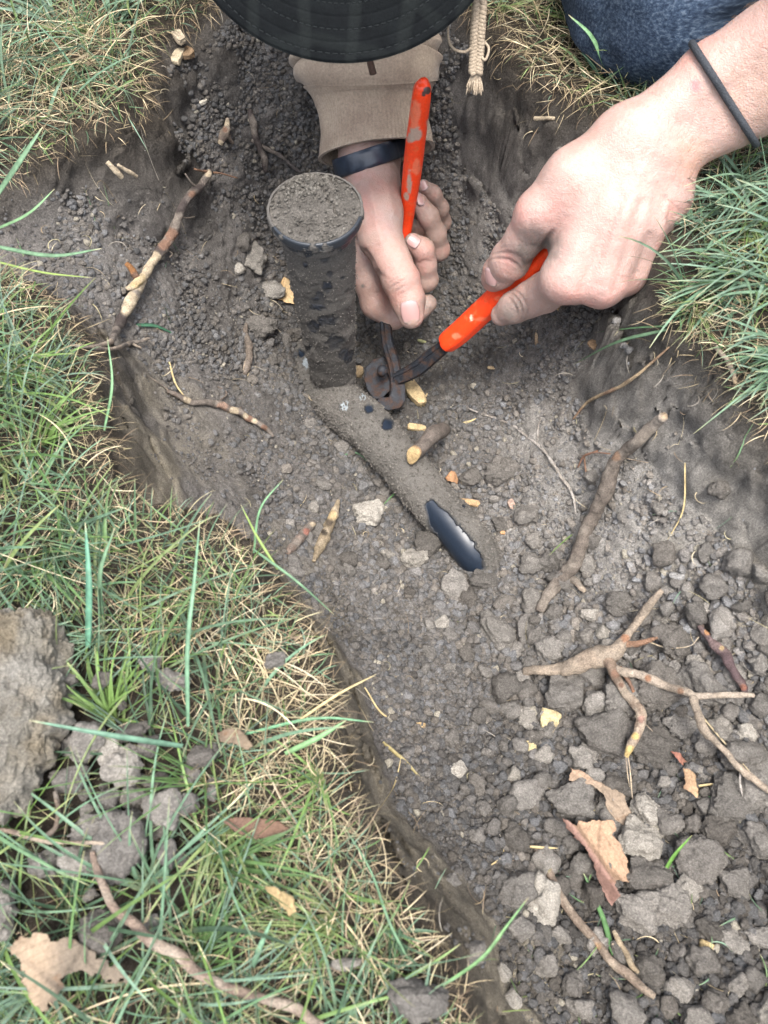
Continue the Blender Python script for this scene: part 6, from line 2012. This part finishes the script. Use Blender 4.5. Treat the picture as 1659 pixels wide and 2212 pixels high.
leaf('large torn dry leaf, tan with a reddish rolled edge, on the lower right clods', z6((358,1008),(400,1030),(450,1062),(470,1030),(520,1035),(548,1018),(600,1030),(662,1020),(682,1080),(668,1110),(700,1150),(712,1200),(740,1250),(738,1290),(776,1338),(768,1388),(720,1370),(672,1362),(650,1385),(685,1440),(672,1480),(650,1512),(612,1450),(590,1400),(560,1330),(520,1240),(486,1180),(440,1130),(395,1085)),
     lambda A, B: 8.0 * np.exp(-(fold(A, B) / .11) ** 2) + 3.5 * (1 - B) * 0 + 1.0 * np.sin(B * 16 + A * 6) * sstep(0, .2, fold(A, B)) + 2.5 * sstep(.5, 1, A) * B,
     c2((0.20, .120, .098), (0.29, .195, .130), lambda A, B: sstep(-.02, .10, fold(A, B))), lift=17, seed=1)
leaf('half buried brown leaf slab crossed by a dark clod above the torn leaf', z6((440,728),(480,735),(520,752),(580,795),(640,828),(700,850),(745,880),(765,940),(800,1000),(795,1078),(740,1060),(690,1030),(640,960),(622,880),(560,830),(500,820),(425,800)),
     lambda A, B: 2.5 * np.sin(A * 3.1) + 1.2 * np.exp(-((A + B - 1.05) / .08) ** 2), c2((0.20, .155, .115), (0.31, .215, .15), lambda A, B: sstep(.6, 1.0, B)), lift=10, seed=2)
leaf('small curled tan leaf standing in the clods near the right side', z6((1078,722),(1110,728),(1162,765),(1150,800),(1172,850),(1165,900),(1148,898),(1110,862),(1088,840),(1092,780)),
     lambda A, B: 4 * A * (1 - A) * 3, c2((0.22, .14, .09), (0.36, .25, .15), lambda A, B: A), lift=9, seed=3)
leaf('red-brown leaf tip above the small curled tan leaf', z6((1010,632),(1050,640),(1086,662),(1120,690),(1085,700),(1080,725),(1050,700),(1030,670)), lambda A, B: 3 * np.sin(A * 5), c2((0.20, .085, .065), (0.25, .13, .09), lambda A, B: A), lift=10, seed=4)
leaf('folded yellow leaf against the left side of the sprinkler', [(584,648),(600,628),(612,611),(622,614),(636,618),(636,662),(618,660),(598,654)], lambda A, B: 5 * np.exp(-((A - .55) / .2) ** 2) * B, c2((0.42, .27, .13), (0.50, .36, .20), lambda A, B: sstep(.4, .7, A)), lift=4, seed=5)
leaf('torn brown-tan leaf lying in the grass at the lower left corner', [(55,2035),(75,2010),(110,2005),(150,2018),(190,2022),(215,2050),(260,2075),(305,2105),(290,2122),(240,2108),(200,2090),(170,2100),(150,2150),(125,2165),(95,2140),(85,2095),(70,2060)],
     lambda A, B: 4 * np.sin(A * 6) + 3 * B, c2((0.22, .165, .115), (0.13, .105, .08), lambda A, B: sstep(.25, .5, A)), lift=12, seed=6, z=.010, jag=.0022)
leaf('curled orange leaf scrap right of the sawn stub', [(960,1035),(972,1024),(988,1022),(1006,1028),(1002,1040),(985,1048),(965,1046)], lambda A, B: 3 * np.sin(A * 6), c2((0.28, .15, .08), (0.42, .25, .14), lambda A, B: A), lift=3, seed=7)
leaf('dark red dead leaf tucked in the straw of the lawn', [(480,1770),(520,1765),(560,1768),(605,1772),(630,1790),(600,1812),(560,1815),(520,1800)], lambda A, B: 3 * np.sin(A * 5), c2((0.10, .06, .045), (0.13, .08, .055), lambda A, B: A), lift=8, seed=8, z=.006)
leaf('curled golden-brown blade of leaf in the lawn near the bottom', [(578,1905),(610,1910),(640,1930),(650,1965),(635,1975),(615,1945),(590,1925)], lambda A, B: 4 * np.sin(A * 4), c2((0.22, .16, .08), (0.28, .21, .11), lambda A, B: A), lift=16, seed=9, z=.010)
leaf('brown leaf under the grass in the middle of the lower left lawn', [(470,1590),(500,1575),(535,1585),(555,1615),(540,1625),(510,1610),(480,1608)], lambda A, B: 2 * np.sin(A * 4), c2((0.12, .09, .065), (0.15, .115, .08), lambda A, B: A), lift=8, seed=10, z=.006)
leaf('reddish scrap of leaf between two clods left of the torn leaf', z6((730,828),(752,822),(762,845),(745,862),(730,850)), lambda A, B: 2 * A, c2((0.26, .12, .09), (0.26, .12, .09), lambda A, B: A), lift=6, seed=11)

# ---------------------------------------------------------------- single blades one can follow
def blade(label, pts, w, col, tip=(0.40, .36, .22), cat='grass blade', name='grass_blade', ground_=False, roll=0.0):
    """pts: (u, v, height) ; w width in picture units"""
    W = []
    for u, v, z in pts:
        if ground_:
            g = G(u, v); t = project(g[None])[2][0]
            W.append(D(u, v, t - z))
        else:
            W.append(P(u, v, z))
    C = catmull(W, 9)
    t = project(C)[2]
    s = np.linspace(0, 1, len(C))
    prof = (0.75 + .25 * np.minimum(1, s * 6)) * np.clip((1 - s) / .55, 0, 1) ** .55
    prof = np.maximum(prof, .08)
    wid = w / FPX * t * prof * .5
    T_ = np.gradient(C, axis=0); T_ /= np.linalg.norm(T_, axis=1)[:, None]
    vdir = np.array([roll, -.35, .95])
    side = np.cross(T_, vdir); side /= np.linalg.norm(side, axis=1)[:, None]
    nn3 = np.cross(side, T_)
    A = C - side * wid[:, None]; B = C + side * wid[:, None]; Mi = C - nn3 * (wid * .45)[:, None]
    V = np.stack([A, Mi, B, Mi - nn3 * .00012], 1).reshape(-1, 3)
    n = len(C); i = np.arange(n - 1) * 4
    F = np.vstack([np.stack([i, i + 1, i + 5, i + 4], -1), np.stack([i + 1, i + 2, i + 6, i + 5], -1), np.stack([i + 2, i + 3, i + 7, i + 6], -1), np.stack([i + 3, i, i + 4, i + 7], -1)])
    k = sstep(.90, 1, s)[:, None]
    cc_ = np.array(col) * (1 + .12 * fbm(C, 60, 2, 9))[:, None] * (1 - k) + np.array(tip) * k
    o = make_mesh(name, V, [F], M['grass'], col=np.repeat(cc_, 4, axis=0))
    tag(o, label, cat)
    return o
BG = (0.120, 0.205, 0.120); GR = (0.095, 0.190, 0.075); YG = (0.20, 0.27, 0.08); SW = (0.45, 0.36, 0.19); DG = (0.06, 0.13, 0.075)
blade('broad blue-green blade cut by the left edge above the gully', [(-20,440,.005),(40,352,.030),(92,274,.040)], 14, BG)
blade('narrow green blade below the broad one at the left edge', [(-20,500,.0),(60,462,.018),(118,408,.026)], 7, (0.15,.26,.13))
blade('blade sticking straight out from the left edge over the gully', [(-20,530,.002),(110,552,.012),(219,537,.020)], 9, BG)
blade('thin yellow-green blade just below the one sticking out from the left edge', [(-20,562,.0),(90,588,.008),(198,600,.012)], 5, YG)
blade('longest flat blue-green blade pointing at the big block of earth', [(395,1612,.012),(250,1590,.035),(62,1556,.045)], 13, (0.11,.20,.14))
blade('broad upright dark blade above the big block of earth', [(190,1400,.008),(192,1260,.030),(184,1128,.040)], 15, (0.09,.21,.14))
blade('broad lighter blade right of the dark upright one', [(222,1350,.008),(216,1240,.028),(248,1140,.040)], 11, BG)
blade('long vertical blue-green blade in the middle of the lawn', [(406,1570,.010),(405,1400,.035),(420,1250,.045),(432,1120,.045)], 10, (0.125,.225,.14))
blade('curved thin blade reaching up over the left pit wall', [(548,1195,.004),(562,1100,.020),(612,1035,.024)], 5, (0.13,.25,.13))
blade('thin blade drooping from the lawn corner across the wall towards the pit', [(545,1185,.006),(640,1255,.010),(722,1328,-.01)], 6, BG)
blade('tall thin green blade crossing the left gully wall', [(225,930,.004),(242,830,.022),(232,728,.030)], 6, (0.15,.27,.14))
blade('yellow-green blade bent over the corner of the lawn', [(600,1230,.006),(556,1160,.012),(520,1090,.010)], 6, YG)
blade('flat green blade spanning the straw to the pit edge', [(520,1588,.006),(680,1552,.014),(808,1560,.010)], 7, (0.13,.27,.15))
blade('short broad blade under the flat spanning blade', [(615,1628,.008),(690,1592,.016),(748,1556,.018)], 12, (0.16,.28,.13))
blade('seed-tipped blade leaning far over the pit at the bottom', [(955,2130,.004),(1040,2070,.010),(1095,2000,.012),(1142,1938,.012)], 8, (0.13,.24,.10), tip=(0.38,.30,.17))
blade('pale green blade over the straw at the bottom centre', [(545,2090,.010),(562,2045,.022),(588,1985,.030)], 13, (0.16,.28,.18))
blade('long arching blade hanging over the lower lip of the pit', [(880,2070,.010),(840,1990,.02),(800,1880,.012),(740,1780,.016)], 6, BG)
blade('broad green blade growing from under the torn leaf', [(1340,2080,.003),(1322,2050,.006),(1305,1990,.007),(1280,1930,.006),(1258,1880,.005)], 12, GR, ground_=True)
blade('fresh green sprout standing among the pale clods', [(1428,1898,.002),(1455,1850,.012),(1495,1804,.022)], 9, (0.12,.25,.06), ground_=True)
blade('curved green blade right of the small curled tan leaf', [(1496,1711,.004),(1545,1728,.007),(1580,1752,.007),(1600,1778,.005)], 6, GR, ground_=True)
blade('broad bent blade in front of the blue jeans knee', [(1318,180,.0),(1302,130,.02),(1275,75,.035),(1228,32,.04)], 12, (0.16,.30,.15))
blade('dark blade lower left of the jeans knee', [(1315,185,.0),(1280,140,.012),(1246,90,.015)], 11, DG)
blade('blue-green blade pointing down-left from the right bank', [(1440,712,.004),(1330,740,.012),(1238,788,.010)], 8, BG, ground_=True)
blade('second thinner blade springing from the right bank', [(1440,704,.004),(1370,708,.010),(1285,718,.008)], 7, (0.12,.24,.12), ground_=True)
blade('dark green blade lying at the foot of the broken root', [(295,702,.003),(335,704,.005),(378,722,.003)], 8, (0.06,.15,.09), ground_=True)
blade('small straw-and-green blade below the pipe', [(922,1340,.002),(975,1342,.004),(1042,1356,.003)], 5, YG, ground_=True, tip=(0.1,.2,.05))
blade('thin green arc lying left of the pipe', [(739,984,.001),(772,979,.003),(808,1010,.001)], 4, (0.1,.18,.1), ground_=True)
blade('short green blade on the clods left of the shiny pipe end', [(870,1047,.003),(850,1068,.005),(826,1092,.003)], 4, GR, ground_=True)
blade('dead striped stalk on the dark middle floor', [(827,1603,.002),(877,1647,.004),(917,1690,.003)], 8, (0.30,.25,.12), ground_=True, name='dead_stalk', cat='grass stalk')
blade('thin yellow stalk from the lawn lip curling onto the pit floor', [(788,1485,.002),(830,1545,.004),(896,1558,.003)], 4, SW, ground_=True, name='dead_stalk', cat='grass stalk')
blade('straight straw stalk crossing the striped stalk', [(800,1775,.006),(850,1700,.008),(868,1630,.006)], 4, SW, ground_=True, name='dead_stalk', cat='grass stalk')
blade('straw stalk leaning out of the lawn towards the dark floor', [(640,1560,.012),(730,1500,.016),(814,1456,.010)], 6, SW, name='dead_stalk', cat='grass stalk')
blade('thin pale stalk lying beside the long arm of the forked root', [(1500,1528,.010),(1570,1610,.010),(1640,1690,.010)], 4, (0.33,.27,.17), ground_=True, name='dead_stalk', cat='grass stalk')
blade('pale straw across the top of the long diagonal stick', [(1145,1829,.012),(1180,1832,.012),(1206,1832,.010)], 6, SW, ground_=True, name='dead_stalk', cat='grass stalk')
blade('yellow stalk lying under the half buried leaf', [(1270,1748,.004),(1310,1765,.006),(1352,1796,.004)], 7, (0.33,.27,.12), ground_=True, name='dead_stalk', cat='grass stalk')
blade('curved straw on the dark floor left of the diagonal stick', [(1062,1868,.002),(1085,1850,.003),(1090,1815,.002)], 4, SW, ground_=True, name='dead_stalk', cat='grass stalk')
blade('straw stem beside the small curled tan leaf', [(1495,1700,.006),(1540,1694,.007),(1580,1694,.006)], 5, SW, ground_=True, name='dead_stalk', cat='grass stalk')
blade('straw stalk curling at the right edge above the tan stained earth', [(1480,1000,.004),(1476,1100,.005),(1440,1170,.003)], 4, SW, ground_=True, name='dead_stalk', cat='grass stalk')
blade('straw lying flat beside the sawn stub', [(995,915,.003),(1015,910,.004),(1030,903,.002)], 5, SW, ground_=True, name='dead_stalk', cat='grass stalk')
blade('thin straw on the left wall above the curve of grass', [(365,780,.004),(380,830,.008),(410,870,.004)], 4, SW, ground_=True, name='dead_stalk', cat='grass stalk')

# fine hair roots lying on the earth
rg = np.random.default_rng(77)
hr = MB()
n = 620
c_ = rg.random((n * 8, 2)) * np.array([.78, .73]) + np.array([-.34, -.13])
k = (rim_dist(c_[:, 0], c_[:, 1]) > .006) & (rg.random(len(c_)) < .25 + wblob(c_[:, 0], c_[:, 1], [(1450,950,150,.7),(200,500,150,.5),(1550,1250,120,.5),(1300,2150,150,.9),(560,180,120,.8),(350,800,120,.4),(1450,2000,150,.4)], -.1))
X = c_[k][:n]; n = len(X)
join(hr, blades(X, rg.uniform(0, 6.28, n), rg.uniform(.005, .024, n), rg.uniform(-.1, .5, n), rg.uniform(.2, .9, n), rg.uniform(.00025, .0006, n), rg.normal(0, 2.0, n), pal(n, np.vstack([STRAWS, [[.3,.27,.23]]]), rg), K=9, z0=H(X[:, 0], X[:, 1]) + .001, twist=rg.uniform(-1, 1, n)))
n = 110
c_ = rg.random((n * 30, 2)) * np.array([.78, .73]) + np.array([-.34, -.13])
k = (rim_dist(c_[:, 0], c_[:, 1]) > .006) & (rg.random(len(c_)) < wblob(c_[:, 0], c_[:, 1], [(1350,2120,150,.9),(1550,1950,120,.5),(250,450,150,.3),(1500,1150,120,.25),(1100,2100,60,.6)], -.1))
X = c_[k][:n]; n = len(X)
join(hr, blades(X, rg.uniform(0, 6.28, n), rg.uniform(.012, .034, n), rg.uniform(.1, .7, n), rg.uniform(.4, 1.2, n), rg.uniform(.0006, .0012, n), rg.normal(0, .8, n), pal(n, GREENS, rg), K=8, z0=H(X[:, 0], X[:, 1]) + .001, twist=rg.uniform(-1, 1, n)))
o = hr.build('plant_litter', M['grass'])
tag(o, 'fine hair roots and loose grass clippings strewn over the bare soil', 'plant litter', kind='stuff')
